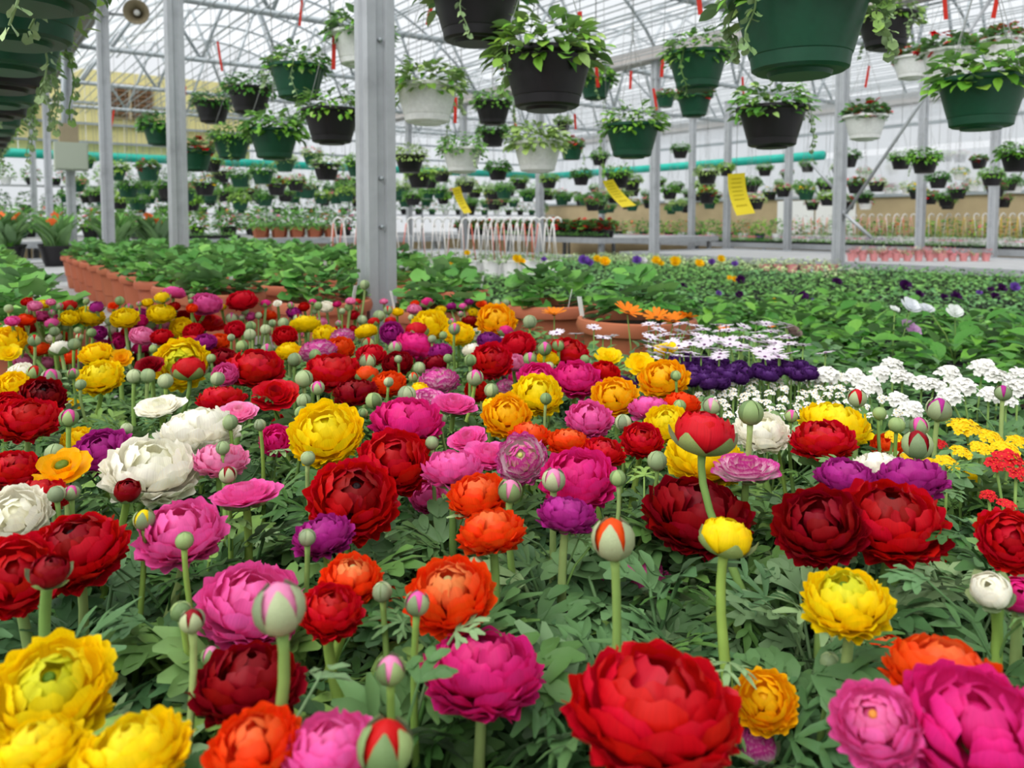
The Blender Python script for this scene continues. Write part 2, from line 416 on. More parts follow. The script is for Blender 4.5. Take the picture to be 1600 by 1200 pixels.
bench(-2.6, 1.208, -1.6, 7.6, BZ, 'grey bench holding the ranunculus bed and the first terracotta bowls', hi=PU)
bench(1.212, 7.3, -1.6, 7.6, BZ, 'wide grey bench holding the pansy trays and leafy bedding plants', lo=PU)
bench(-2.6, 1.208, 8.4, 12.0, BZ, 'pale grey bench beneath the strap-leaved tubs', hi=PU)
bench(1.212, 7.3, 8.4, 12.0, BZ, 'pale grey bench beyond the row of white hooked hangers', lo=PU)
bench(-2.6, 1.208, 12.4, 17.6, 0.97, 'raised staging at the far wall left of the post row', hi=PU)
bench(1.212, 7.3, 12.4, 17.6, 0.97, 'raised staging at the far wall with the terracotta pots', lo=PU)
bench(8.8, 11.6, -3, 9.2, BZ, 'pale grey bench with the tray of pink pots')
bench(8.6, 11.6, 9.5, 17.5, 0.97, 'raised staging with the red geraniums beyond the tray of pink pots')
bench(12.2, 14.7, -3, 17.5, 0.84, 'pale grey bench along the side wall with bedding trays')
# ================================================================== leaves and foliage
def blade(L, W, n=4, tip=0.05, fold=0.12, droop=0.25, base=0.1, peak=0.5, wav=0.0, ph=0.0):
    """one leaf blade along +Y with a folded midrib, drooping to its tip"""
    V = []; Fc = []; U = []
    for i in range(n + 1):
        s = i / n
        wd = W * (base + (1 - base) * math.sin(math.pi * min(1, s / (2 * peak)) if s < peak else math.pi * (0.5 + 0.5 * (s - peak) / (1 - peak)))) if s < 1 else W * tip
        z = -droop * L * s * s
        for t in (-1, 0, 1):
            V.append((t * wd / 2, s * L, z + abs(t) * wd * fold + wav * W * math.sin(5 * s + ph) * t)); U.append((t, s))
    for i in range(n):
        a = i * 3
        Fc += [(a, a + 1, a + 4, a + 3), (a + 1, a + 2, a + 5, a + 4)]
    return np.array(V), Fc, np.array(U)
def cut_leaf(seed):
    """ranunculus leaf: arched petiole, then a deeply cut blade with toothed lobes"""
    r = random.Random(seed); mb = MB()
    PL = 0.085 + 0.03 * r.random()
    top = (0, PL * 0.75, PL * 0.62)
    mb.add(tube([(0, 0, 0), (0, PL * 0.3, PL * 0.36), top], [0.0021, 0.0017, 0.0014], 5, False))
    S = 0.030 + 0.012 * r.random(); fine = 0.62 + 0.5 * (seed % 3) / 2
    def lobe(ang, L, W, off, lift):
        T = Matrix.Translation(Vector(top) + Vector((0, off, -off * 0.1))) @ Matrix.Rotation(ang, 4, 'Z') @ Matrix.Rotation(lift, 4, 'X')
        mb.add(blade(L, W, 4, 0.3, 0.14, 0.28 + 0.2 * r.random(), 0.36, 0.7, 0.05, r.random() * 6), 0, T)
        for sgn in (-1, 1):
            T2 = T @ Matrix.Translation((0, L * (0.40 + 0.14 * r.random()), -L * 0.06)) @ Matrix.Rotation(-sgn * (0.5 + 0.3 * r.random()), 4, 'Z') @ Matrix.Rotation(r.uniform(-.25, .25), 4, 'X')
            mb.add(blade(L * 0.46, W * 0.8, 3, 0.32, 0.14, 0.3, 0.4, 0.6), 0, T2)
    lobe(0, S * 1.1, S * 0.30 * fine, 0.0, 0.1 * r.random())
    for sgn in (-1, 1):
        lobe(sgn * (0.75 + 0.2 * r.random()), S * 0.9, S * 0.28 * fine, 0.0, 0.1)
        if r.random() < 0.7: lobe(sgn * (1.45 + 0.3 * r.random()), S * 0.68, S * 0.26 * fine, -0.002, 0.0)
    return mb
CUT = [cut_leaf(i).mesh('leaf', ['leaf']) for i in range(6)]
CUTMB = [cut_leaf(i) for i in range(6)]
def leaf_T(r, spread=1.0, sc=1.0):
    a = r.random() ** 0.8
    return TR((r.uniform(-.012, .012), r.uniform(-.012, .012), 0), rx=D2R(48 - 62 * a * spread + r.uniform(-8, 8)), rz=r.uniform(0, 2 * math.pi), s=sc * r.uniform(.72, 1.3)) @ Matrix.Rotation(r.uniform(-.3, .3), 4, 'Y')
def add_mb(dst, src, m, T):
    A = np.array(T); V = np.concatenate(src.V); dst.add((V, src.F, np.concatenate(src.uv)), m, T)
CLUMP = []
for k in range(5):
    r = random.Random(40 + k); mb = MB()
    for i in range(36): add_mb(mb, CUTMB[r.randrange(6)], 0, leaf_T(r))
    CLUMP.append(mb.mesh('foliage', ['leaves']))
# round crinkled leaf, and plain pointed leaf
def round_leaf(seed, S=1.0):
    r = random.Random(seed); n = 11; V = [(0, 0, 0)]; U = [(0, 0)]
    for ring, q in ((1, 0.55), (2, 1.0)):
        for i in range(n):
            a = math.pi * (-0.5 + 0.08) + (2 * math.pi - 0.16 * math.pi) * i / (n - 1)
            rr = q * S * (1 + (0.09 if i % 2 else -0.05) * (ring == 2)) * (0.92 + 0.1 * r.random())
            z = 0.18 * S * q * q + (0.13 * S * math.sin(2.6 * a + seed) if ring == 2 else 0.03 * S)
            V.append((rr * math.cos(a), rr * math.sin(a) + 0.15 * S, z)); U.append((q, i / n))
    Fc = [(0, 1 + i, 2 + i) for i in range(n - 1)] + [(1 + i, 1 + n + i, 2 + n + i, 2 + i) for i in range(n - 1)]
    return np.array(V), Fc, np.array(U)
RL = [one('leaf', round_leaf(i), 'leaf') for i in range(4)]
RLV = [round_leaf(i) for i in range(4)]
OV = [blade(1, 0.6, 4, 0.06, 0.12, 0.25, 0.15, 0.45), blade(1, 0.5, 4, 0.06, 0.18, 0.4, 0.15, 0.5), blade(1, 0.72, 4, 0.08, 0.1, 0.15, 0.2, 0.5)]
OVM = [one('leaf', v, 'leaf') for v in OV]
LONG = [blade(1, 0.2, 5, 0.03, 0.2, 0.3, 0.25, 0.5), blade(1, 0.26, 5, 0.03, 0.2, 0.45, 0.25, 0.45)]
def dome_leaf_T(r, rad, hgt, size, flat=0.5, over=0.0):
    """leaf pose on a dome of foliage"""
    a = r.uniform(0, 2 * math.pi); q = math.sqrt(r.random()); ph = q * 1.5 + over * r.random()
    p = Vector((rad * math.sin(min(ph, 1.5)) * math.cos(a), rad * math.sin(min(ph, 1.5)) * math.sin(a), hgt * math.cos(ph) if ph < 1.55 else -hgt * (ph - 1.55)))
    p *= r.uniform(0.5, 1.05) ** 0.6
    return Matrix.Translation(p) @ Matrix.Rotation(a - math.pi / 2 + r.uniform(-.7, .7), 4, 'Z') @ Matrix.Rotation(D2R(35) - ph * flat + r.uniform(-.45, .45), 4, 'X') @ Matrix.Rotation(r.uniform(-.5, .5), 4, 'Y') @ Matrix.Diagonal((*[size * r.uniform(.7, 1.2)] * 3, 1))
def foliage(seed, rad, hgt, size, n, kind='oval', over=0.3, extra=None):
    """merged foliage, extra = (n, size, material) small blossoms"""
    r = random.Random(seed); mb = MB(); src = {'oval': OV, 'round': RLV, 'long': LONG}[kind]
    for i in range(n): mb.add(src[r.randrange(len(src))], 0, dome_leaf_T(r, rad, hgt, size, over=over))
    mats = ['leaves']
    if extra:
        mats.append(extra[2])
        for i in range(extra[0]):
            T = dome_leaf_T(r, rad * 1.03, hgt * 1.15, extra[1], over=over)
            for k in range(5): mb.add(blade(1, 0.9, 2, 0.5, 0.1, 0.1, 0.2, 0.6), 1, T @ Matrix.Rotation(k * 1.2566, 4, 'Z'))
    return mb.mesh('foliage', mats)
G_RAN = [rgb(100, 138, 78), rgb(92, 130, 82), rgb(130, 160, 110), rgb(74, 114, 54), rgb(116, 154, 76), rgb(82, 120, 70)]
G_BOWL = [rgb(100, 162, 66), rgb(116, 176, 78), rgb(88, 148, 62)]
G_DARK = [rgb(70, 132, 40), rgb(84, 146, 46), rgb(98, 158, 56)]
G_LITE = [rgb(112, 170, 50), rgb(96, 156, 48), rgb(140, 184, 70), rgb(150, 182, 98)]
STEMC = [rgb(138, 168, 78), rgb(126, 158, 82), rgb(150, 172, 104)]
# ================================================================== ranunculus blooms
def petal(P0, P1, P2, W, ns, nt, ruf, seed, flare, notch=0.0):
    r = random.Random(seed); ph = r.random() * 6
    V = []; U = []; Fc = []
    for i in range(ns + 1):
        for j in range(nt + 1):
            s0, t = i / ns, -1 + 2 * j / nt
            s = s0 * (1 - (0.01 * t * t + 0.10 * t ** 6 - notch * math.sin(7 * t + ph)) * s0)
            rho = (1 - s) ** 2 * P0[0] + 2 * s * (1 - s) * P1[0] + s * s * P2[0]
            z = (1 - s) ** 2 * P0[1] + 2 * s * (1 - s) * P1[1] + s * s * P2[1]
            dr = 2 * (1 - s) * (P1[0] - P0[0]) + 2 * s * (P2[0] - P1[0]); dz = 2 * (1 - s) * (P1[1] - P0[1]) + 2 * s * (P2[1] - P1[1])
            ln = math.hypot(dr, dz) + 1e-6
            off = flare * max(0, s0 - 0.7) ** 2 / 0.09 + ruf * math.sin(t * 4 + ph) * s * s + ruf * 0.6 * math.sin(s * 9 + ph * 2) * abs(t) * s
            rho += dz / ln * off; z += -dr / ln * off
            wd = W * (0.22 + 0.78 * math.sin(math.pi / 2 * min(1, s / 0.68))) * (1 if s < 0.8 else 1 - 0.22 * ((s - 0.8) / 0.2) ** 2)
            az = t * min(wd / max(rho, 0.12), 1.35)
            V.append((rho * math.cos(az), rho * math.sin(az), z)); U.append((t, s0))
    for i in range(ns):
        for j in range(nt):
            a = i * (nt + 1) + j; Fc.append((a, a + 1, a + nt + 2, a + nt + 1))
    return np.array(V), Fc, np.array(U)
def rings(kind):
    out = []
    if kind in 'DO':
        th = np.linspace(8, 118, 11) if kind == 'D' else np.r_[np.linspace(10, 24, 3), np.linspace(36, 114, 8)]
        cn = [3, 4, 5, 6, 7, 8, 9, 9, 10, 10, 9] if kind == 'D' else [4, 5, 5, 6, 7, 8, 9, 9, 10, 9, 9]
        for t, n in zip(th, cn):
            t = D2R(t); tip = (math.sin(t), 0.56 * math.cos(t))
            p1 = (tip[0] + 0.62 * math.cos(t), tip[1] - 0.35 * math.sin(t))
            out.append((n, (0.06, -0.42), p1, tip, max(0.24, 1.12 * math.pi * max(tip[0], .3) / n), 0.085))
    elif kind == 'F':
        for k, n in zip(np.linspace(0, 1, 5), (4, 6, 7, 8, 8)):
            rho = 0.22 + 0.78 * k
            out.append((n, (0.05, -0.26), (rho * 0.85 + 0.16 * (1 - k), -0.2 - 0.02 * k), (rho, 0.27 - 0.24 * k), max(0.28, 1.3 * math.pi * max(rho, .35) / n), 0.03))
    elif kind == 'C':
        for t, n in zip(np.linspace(8, 58, 5), (3, 4, 4, 5, 6)):
            t = D2R(t); tip = (0.98 * math.sin(t), 0.72 * math.cos(t))
            p1 = (tip[0] + 0.85 * math.cos(t), tip[1] - 0.75 * math.sin(t) - 0.2)
            out.append((n, (0.1, -0.66), p1, tip, 0.62, 0.02))
    elif kind == 'S':
        for rho, z, n in ((0.3, 0.28, 5), (0.65, 0.28, 6), (1.0, 0.14, 7)):
            out.append((n, (0.04, -0.28), (rho * 0.95, -0.22), (rho, z), 0.42, 0.02))
    return out
HW = {'D': 0.50, 'O': 0.50, 'F': 0.30, 'C': 0.72, 'S': 0.30, 'B': 1.15}
BOT = {'D': -0.42, 'O': -0.42, 'F': -0.26, 'C': -0.66, 'S': -0.28}
PET, LOW = {}, {}
for kd in 'DOFCS':
    PET[kd] = []
    for i, (n, a, b, c, W, fl) in enumerate(rings(kd)):
        PET[kd].append((n, [one('petal', petal(a, b, c, W, 5, 8, 0.025 + 0.006 * i, 10 * i + q, fl, 0.014 * (i > 1)), 'petal') for q in range(2)]))
    LOW[kd] = []
    for q in range(3):
        mb = MB(); r = random.Random(q)
        for i, (n, a, b, c, W, fl) in enumerate(rings(kd)):
            for k in range(n):
                mb.add(petal(a, b, c, W, 3, 3, 0.06, 10 * i + k + q * 77, fl), 0, TR(rz=2 * math.pi * (k + .5 * i) / n + r.uniform(-.2, .2), ry=r.uniform(-.08, .1)))
        LOW[kd].append(mb.mesh('bloom', ['petal']))
# sepals, bud core
def sepal(tip, W, rad=1.04, H=1.06, flare=0.0):
    V = []; U = []; Fc = []; ns, nt = 6, 4
    for i in range(ns + 1):
        for j in range(nt + 1):
            s, t = i / ns, -1 + 2 * j / nt
            ph = math.pi - (math.pi - D2R(tip)) * s
            q = 1 + flare * s * s + 0.04 * (1 - abs(t)) * s
            rho, z = rad * math.sin(ph) * q + 0.05, H * -1 * math.cos(math.pi - ph) * q
            wd = W * math.sin(math.pi * (0.12 + 0.88 * min(1, s * 0.98))) ** 0.8
            az = t * min(wd / max(rho, 0.1), 1.5)
            V.append((rho * math.cos(az), rho * math.sin(az), z)); U.append((t, s))
    for i in range(ns):
        for j in range(nt):
            a = i * (nt + 1) + j; Fc.append((a, a + 1, a + nt + 2, a + nt + 1))
    return np.array(V), Fc, np.array(U)
SEP = {'closed': one('sepal', sepal(8, 0.72), 'leaf'), 'half': one('sepal', sepal(30, 0.66, flare=0.04), 'leaf'), 'cup': one('sepal', sepal(82, 0.5, flare=0.12), 'leaf'),
       'under': one('sepal', petal((0.05, -0.1), (0.5, -0.25), (0.75, -0.02), 0.22, 5, 3, 0.02, 3, -0.05), 'leaf')}
core_prof = [(1e-4, -1.05), (0.45, -0.97), (0.82, -0.6), (0.97, -0.1), (0.9, 0.35), (0.66, 0.72), (0.36, 0.96), (0.14, 1.08), (1e-4, 1.12)]
CORE = one('bud_core', lathe(core_prof, 14, False), 'petal')
eyem = one('flower_eye', lathe([(1e-4, 0.0), (0.2, 0.0), (0.24, 0.14), (0.2, 0.24), (0.1, 0.28), (1e-4, 0.24)], 12, False), 'petal')
recept = one('receptacle', lathe([(1e-4, -0.1), (0.12, -0.1), (0.22, 0.0), (0.16, 0.1), (1e-4, 0.12)], 10, False), 'leaf')
COL = {'R': rgb(214, 14, 30), 'K': rgb(154, 5, 22), 'P': rgb(240, 98, 176), 'H': rgb(232, 42, 138), 'L': rgb(248, 152, 198), 'M': rgb(186, 44, 146), 'V': rgb(140, 42, 132),
       'W': rgb(254, 251, 238), 'Y': rgb(254, 224, 10), 'G': rgb(254, 192, 8), 'O': rgb(244, 76, 14), 'X': rgb(250, 226, 234), 'N': rgb(150, 170, 112)}
CENTRE = {'R': rgb(120, 4, 14), 'K': rgb(80, 2, 10), 'P': rgb(236, 120, 170), 'H': rgb(206, 40, 110), 'L': rgb(250, 190, 200), 'M': rgb(140, 40, 110), 'V': rgb(90, 30, 90),
          'W': rgb(236, 236, 196), 'Y': rgb(206, 214, 44), 'G': rgb(226, 180, 20), 'O': rgb(232, 150, 84), 'X': rgb(232, 226, 140)}
EYE = {'R': rgb(30, 4, 8), 'K': rgb(24, 4, 8), 'Y': rgb(96, 130, 24), 'G': rgb(110, 130, 30), 'O': rgb(196, 170, 110), 'P': rgb(226, 150, 60), 'H': rgb(150, 30, 80), 'W': rgb(200, 210, 120), 'M': rgb(90, 30, 80), 'X': rgb(200, 210, 110), 'L': rgb(240, 200, 150), 'V': rgb(60, 20, 60)}
CNAME = {'R': 'red', 'K': 'dark crimson', 'P': 'pink', 'H': 'hot pink', 'L': 'pale pink', 'M': 'magenta purple', 'V': 'violet', 'W': 'white', 'Y': 'yellow', 'G': 'golden yellow', 'O': 'orange', 'X': 'white pink-edged', 'N': 'green'}
# x y width height colour form, read off the photograph
BLOOMS = '''
108 478 25 18 R C|108 497 28 22 Y D|140 494 42 26 Y D|151 480 22 18 M C|195 497 40 28 Y D|253 465 24 18 Y C|272 458 32 16 P D|252 490 40 26 Y D|284 512 34 30 Y D
322 475 46 30 P D|378 470 45 26 R D|322 502 58 32 R F|257 508 40 24 L D|40 500 28 16 O D|12 532 50 40 Y O|99 527 20 20 O C|171 515 22 18 W C|94 544 31 20 W C|150 553 46 30 Y D
155 520 22 24 M D|184 533 27 34 H D|160 541 24 20 P D|222 525 36 26 L D|302 518 30 24 R D|367 515 30 26 R D|292 534 36 22 R F|14 552 36 26 Y S|112 558 30 20 O D
190 560 34 28 G S|223 556 25 22 K D|71 567 24 16 L D|34 582 38 26 W D|20 602 46 40 Y D|283 568 76 84 Y O|296 577 50 28 R C|155 590 64 46 Y D|190 600 28 30 G D|400 577 82 50 R D
352 585 38 34 P D|66 620 64 52 K O|12 638 50 50 R D|43 656 86 58 R D|346 626 70 36 R D|430 615 72 50 R F|373 643 62 34 L F|250 634 74 36 W F|310 676 112 52 W D|236 736 130 92 W D
122 686 48 32 Y D|160 706 80 62 M D|98 732 86 54 G S|107 641 36 34 Y D|18 735 80 50 R D|62 777 82 36 R D|26 806 90 86 W D|297 700 34 32 K C|199 767 42 36 K C|345 720 76 44 L D
383 770 108 44 P F|172 792 32 34 O D|508 522 36 24 Y D|477 508 46 20 Y D|551 514 15 12 R C|572 518 34 18 Y D|612 520 36 34 M D|651 517 37 26 R C|672 507 56 42 Y D|717 522 46 32 Y D
775 500 58 46 G D|747 522 22 20 W D|738 547 30 16 W D|765 533 38 24 V D|808 540 54 40 R D|768 563 62 50 R D|445 525 36 30 R D|462 522 22 16 L D|497 549 54 30 X D|529 546 48 34 O D
650 540 62 34 H D|580 555 46 28 R D|688 550 36 22 M D|621 568 46 34 K D|680 569 40 22 K D|520 582 82 48 R D|686 596 60 34 X D|607 600 52 34 O D|555 615 64 36 K D|665 622 56 34 X F
745 610 36 32 R D|790 607 32 26 X D|656 609 30 24 Y C|771 636 38 30 Y C|792 650 72 62 G D|636 660 104 62 H D|710 630 74 38 P F|510 678 106 88 Y D|432 688 50 46 H D|446 668 42 56 R D
730 684 64 38 P F|615 722 110 92 R D|557 708 34 40 W D|765 710 80 46 P F|708 735 90 48 P D|552 780 132 116 R O|669 775 56 46 P D|748 776 90 60 O D|507 737 32 24 V D|888 552 62 40 R D
951 557 46 26 Y S|1000 570 46 38 Y S|1039 546 40 20 Y S|1037 593 72 52 G D|840 616 74 58 Y D|960 620 68 56 G D|900 592 72 50 H D|842 594 62 48 H D|945 582 46 32 R D|920 655 68 52 P D
1015 640 60 30 P D|1065 632 56 30 O D|1042 662 66 52 Y D|1100 716 112 72 Y D|1003 688 60 48 R D|828 682 62 34 O D|888 692 62 34 O D|943 707 62 40 R D|816 718 76 72 X O|903 748 110 80 H D
1100 678 94 62 R C|1060 704 38 26 R C|1190 675 78 56 W D|1166 730 102 48 X F|1090 806 154 100 K D|885 806 84 32 M D|1303 665 98 56 Y D|1286 690 90 52 R D|1370 729 66 26 W D
1322 748 84 50 M D|1422 750 98 50 M D|1392 815 150 110 R O|1280 822 128 108 K D|1520 744 32 28 Y C|118 862 140 100 R O|24 900 118 112 R D|78 893 58 50 K C|16 974 44 40 R C
283 833 122 88 P D|392 945 150 112 P D|388 1070 156 108 K D|80 1082 166 148 Y O|55 1178 132 80 Y D|205 1182 160 90 Y D|398 1168 132 104 O D|517 955 94 72 R D|550 905 88 64 O O
703 930 126 100 O O|612 952 72 58 O D|505 838 86 54 M D|520 1176 142 96 P D|768 833 98 50 O D|755 1052 172 104 H O|857 848 50 32 O D|1135 840 80 50 Y C|1022 1112 245 165 R D
1195 1095 88 86 G D|1183 1166 62 52 X C|985 905 112 60 P D|890 930 66 50 P D|1322 942 126 92 Y O|1510 846 50 36 Y D|1488 883 58 32 O D|1578 843 90 92 R D|1547 922 60 70 W C
1592 930 58 72 H C|1382 1012 54 46 O C|1475 1056 160 80 O D|1582 1066 66 62 W D|1370 1132 126 118 P O|1525 1142 205 170 H D|1240 1200 86 50 O D|1385 697 44 34 O D|1178 855 30 34 H D
'''
BUDS = '''
116 538 18 N|54 582 22 R|210 588 22 N|126 601 16 N|108 653 27 P|86 708 29 N|104 735 18 N|198 670 18 N|359 660 24 N|348 700 21 N|88 772 25 N|112 770 23 P|340 592 21 N|356 742 26 K|376 702 12 N
466 498 16 K|415 515 16 N|417 546 18 P|460 562 21 N|492 555 18 N|574 565 25 R|622 561 12 N|607 597 15 N|655 575 19 N|646 589 15 O|496 606 21 P|475 626 22 N|471 645 21 N|535 645 28 N|584 626 25 N
567 646 16 N|636 617 28 N|690 655 16 N|675 692 21 N|481 716 22 N|406 664 18 N|710 514 18 P|742 590 25 P|768 610 22 N|675 530 13 N|828 503 21 N|872 540 18 R|914 562 15 N|853 623 18 N|955 622 11 N
1056 587 16 N|1112 635 26 L|974 660 25 N|1173 645 38 N|1027 720 30 N|865 750 36 L|965 747 25 N|1062 634 19 N|797 767 36 L|1339 622 28 R|1210 652 20 N|1236 650 20 P|1374 646 20 N|1401 664 24 N
1436 666 28 P|1433 695 44 K|1467 640 36 M|1567 614 24 M|288 845 27 N|225 812 31 Y|300 970 36 K|283 955 30 N|330 1025 30 L|437 950 78 L|610 1047 45 L|603 1167 84 R|652 943 37 P|597 925 30 N
743 883 26 N|480 840 26 N|958 842 64 O|1297 1035 30 N|1376 1168 34 N|143 520 14 N|187 470 14 N|233 505 20 N|270 490 14 N|362 497 18 P|392 510 16 N|85 518 15 N|300 465 13 N|497 478 13 N
566 500 15 N|592 494 18 N|545 480 13 N|570 445 15 N|1196 868 20 N|700 560 14 N|330 560 14 N|240 545 13 N
'''
def parse(s): return [[q if not q.lstrip('-').isdigit() else int(q) for q in e.split()] for l in s.strip().split('\n') for e in l.split('|') if e.strip()]
BLOOMS, BUDS = parse(BLOOMS), parse(BUDS)
# a scatter of small blooms and buds that fill the far rows between those read off
taken = [(b[0], b[1], b[2]) for b in BLOOMS] + [(b[0], b[1], b[2]) for b in BUDS]
rf = random.Random(99)
nt0 = len(taken)
for _ in range(1300):
    y = rf.uniform(470, 600); x = rf.uniform(10, 800 if y < 540 else 980); pass
    wd = rf.uniform(18, 32) * (y - 380) / 130
    if any(t and abs(t[0] - x) < (t[2] + wd) * .33 and abs(t[1] - y) < (t[2] + wd) * .2 for t in taken): continue
    taken.append((x, y, wd))
    if rf.random() < 0.62: BLOOMS.append([x, y, wd, wd * rf.uniform(.55, .75), rf.choice('RRRKPPHHLYYOOWMX'), rf.choice('DDDDCF')])
    else: BUDS.append([x, y, wd * .55, rf.choice('NNNNPR')])
# ---- distances: every head is about a quarter metre below the lens; its size must stay plausible
def depth(x, y, wpx, h0, lo, hi, ulim=1.92):
    d = F * h0 / max(y - 346, 60)
    dd = min(max(wpx * d / F, lo), hi)
    d = dd * F / wpx
    r = (x - CX) / F
    return min(d, ulim / max(0.2, (CU - SU * r)))
FL = []
DEEP = {(388, 1070): .46, (78, 893): .49, (985, 905): .74, (890, 930): .78, (755, 1052): .48, (437, 950): .385, (958, 842): .50, (392, 945): .56, (1090, 806): .74, (1135, 840): .56, (1173, 645): .78, (1195, 1095): .50}   # which stands behind which
for x, y, wd, h, c, k in BLOOMS:
    hi = 0.088 if k != 'C' else 0.055
    d = depth(x, y, wd, 0.25, 0.040 if k != 'C' else 0.026, hi)
    d = DEEP.get((x, y), d)
    FL.append(dict(x=x, y=y, w=wd, h=h, c=c, k=k, d=d, p=at(x, y, d), D=wd * d / F))
for x, y, wd, c in BUDS:
    d = depth(x, y, wd, 0.235, 0.013, 0.030)
    d = DEEP.get((x, y), d)
    FL.append(dict(x=x, y=y, w=wd, h=wd * 1.15, c=c, k='B', d=d, p=at(x, y, d), D=wd * d / F))
# heads that would pass through each other slide apart along their own lines of sight
for f in FL: f['d0'] = f['d']
def place(f): f['p'] = at(f['x'], f['y'], f['d']); f['D'] = f['w'] * f['d'] / F
for it in range(60):
    moved = False
    for i, f in enumerate(FL):
        for g in FL[i + 1:]:
            dx, dy, dz = f['p'] - g['p']
            if abs(dy) > 0.09 or abs(dx) > 0.09: continue
            s = 0.86 * (f['D'] + g['D']) / 2
            if dx * dx + dy * dy + (dz / 0.68) ** 2 < s * s:
                a, b = (f, g) if f['d'] <= g['d'] else (g, f)       # a in front
                if a['d'] > a['d0'] * 0.86: a['d'] *= 0.993; place(a); moved = True
                r_ = (b['x'] - CX) / F
                if b['d'] < b['d0'] * 1.22 and b['d'] * 1.01 * (CU - SU * r_) < 1.95 and b['D'] < 0.094: b['d'] *= 1.01; place(b); moved = True
    if not moved: break
FL.sort(key=lambda f: f['d'])
# ---- plants: pots under the stems, then filled up over the bed
SOIL = BZ + 0.085
BOWL4 = [(q.x, q.y) for q in (at(995, 480, 2.13), at(858, 480, 2.52), at(690, 480, 2.40), at(505, 480, 2.62))]
def by_bowl(x, y): return any((x - q[0]) ** 2 + (y - q[1]) ** 2 < 0.226 ** 2 for q in BOWL4)
def bed(x, y):
    u, v = uv_of(x, y)
    return y > 0.2 and u < 1.95 and v < 1.12 - 0.02 * u and abs(x) < 0.74 * y + 0.28 and v > -1.3
plants = []
def near(p, r): return [q for q in plants if (q[0] - p[0]) ** 2 + (q[1] - p[1]) ** 2 < r * r]
for f in FL:
    p = f['p']
    if not near(p, 0.07):
        if not near(p, 0.108) and not by_bowl(p.x, p.y) and uv_of(p.x, p.y)[0] < 1.96: plants.append((p.x, p.y))
for i in range(9000):
    y = R.uniform(0.22, 2.5); x = R.uniform(-.75, .75) * y * 1.1 + R.uniform(-.25, .25)
    if bed(x, y) and not near((x, y), 0.112) and not by_bowl(x, y): plants.append((x, y))
potm = one('pot', lathe([(1e-4, 0), (0.036, 0), (0.05, 0.085), (0.053, 0.085), (0.053, 0.098), (0.048, 0.098), (0.046, 0.086)], 14, False), 'black', sharp=40)
soilm = one('soil', lathe([(1e-4, 0.088), (0.047, 0.086)], 14, False), 'soil')
n_near = 0
for i, (x, y) in enumerate(sorted(plants, key=lambda q: q[1])):
    r = random.Random(i)
    t = thing('ranunculus_plant', (x, y, BZ), 'grey-green cut-leaved ranunculus plant in a black plastic pot', 'plant', 'ranunculus plants in the bed', r.uniform(0, 6.28))
    obj('pot', potm, t); obj('soil', soilm, t)
    if y < 1.2:
        g = r.choice(G_RAN)
        for k in range(62 if y < 0.85 else 46):
            T = Matrix.Translation((0, 0, 0.086)) @ leaf_T(r, 1.0, 1.0)
            obj('leaf', CUT[r.randrange(6)], t, T=T, col=g if r.random() < .7 else r.choice(G_RAN))
        n_near += 1
    else:
        obj('foliage', CLUMP[i % 5], t, (0, 0, 0.086), col=r.choice(G_RAN))
# ---- the flowers themselves
def words(f):
    c = CNAME[f['c']]
    if f['k'] == 'B': return ('closed green' if f['c'] == 'N' else 'green bud tipped ' + c) + (' ranunculus bud' if f['c'] == 'N' else '')
    form = {'D': 'full double', 'O': 'open double', 'F': 'flat-cupped', 'C': 'half-open', 'S': 'loose-petalled'}[f['k']]
    return f'{c} {form} ranunculus'
def noun(f): return CNAME[f['c']] + (' bud' if f['k'] == 'B' else ' bloom')
def neighbours(f, n=2):
    o = sorted((g for g in FL if g is not f and g['w'] > 26 and not (g['c'] == 'N')), key=lambda g: (g['x'] - f['x']) ** 2 + (g['y'] - f['y']) ** 2)
    res = []
    for g in o:
        if noun(g) not in res: res.append(noun(g))
        if len(res) == n: break
    return res
def label(f):
    big = f['w'] >= (26 if f['k'] == 'B' else 52)
    if not big:
        where = 'in the back rows of the bed' if f['y'] < 560 else 'among larger blooms mid-bed'
        l = ('small ' + words(f) + ' ' + where)
        return l, 'flowers: ' + l
    a, b = neighbours(f)
    size = 'very large ' if f['w'] > 140 else 'large ' if f['w'] > 95 else ''
    extra = {'O': ' with visible centre', 'C': ' with green sepals'}.get(f['k'], '')
    l = f'{size}{words(f)}{extra} between {a} and {b}'
    if len(l.split()) > 16: l = f'{size}{words(f)}{extra} beside {a}'
    return l, None
seen = {}
for f in FL:
    l, g = label(f); f['label'], f['group'] = l, g
    seen.setdefault(l, []).append(f)
for l, fs in seen.items():
    if len(fs) > 1:
        for f in fs: f['group'] = 'flowers: ' + l
rs = random.Random(5); STEMHIT = []
def stem_pts(b, t, ax):
    b, t = Vector(b), Vector(t); L = (t - b).length
    c1 = b + Vector((0, 0, 1)) * L * 0.45; c2 = t - Vector(ax) * L * 0.28
    return [(1 - s) ** 3 * b + 3 * s * (1 - s) ** 2 * c1 + 3 * s * s * (1 - s) * c2 + s ** 3 * t for s in (0, .2, .4, .6, .75, .87, .95, 1)]
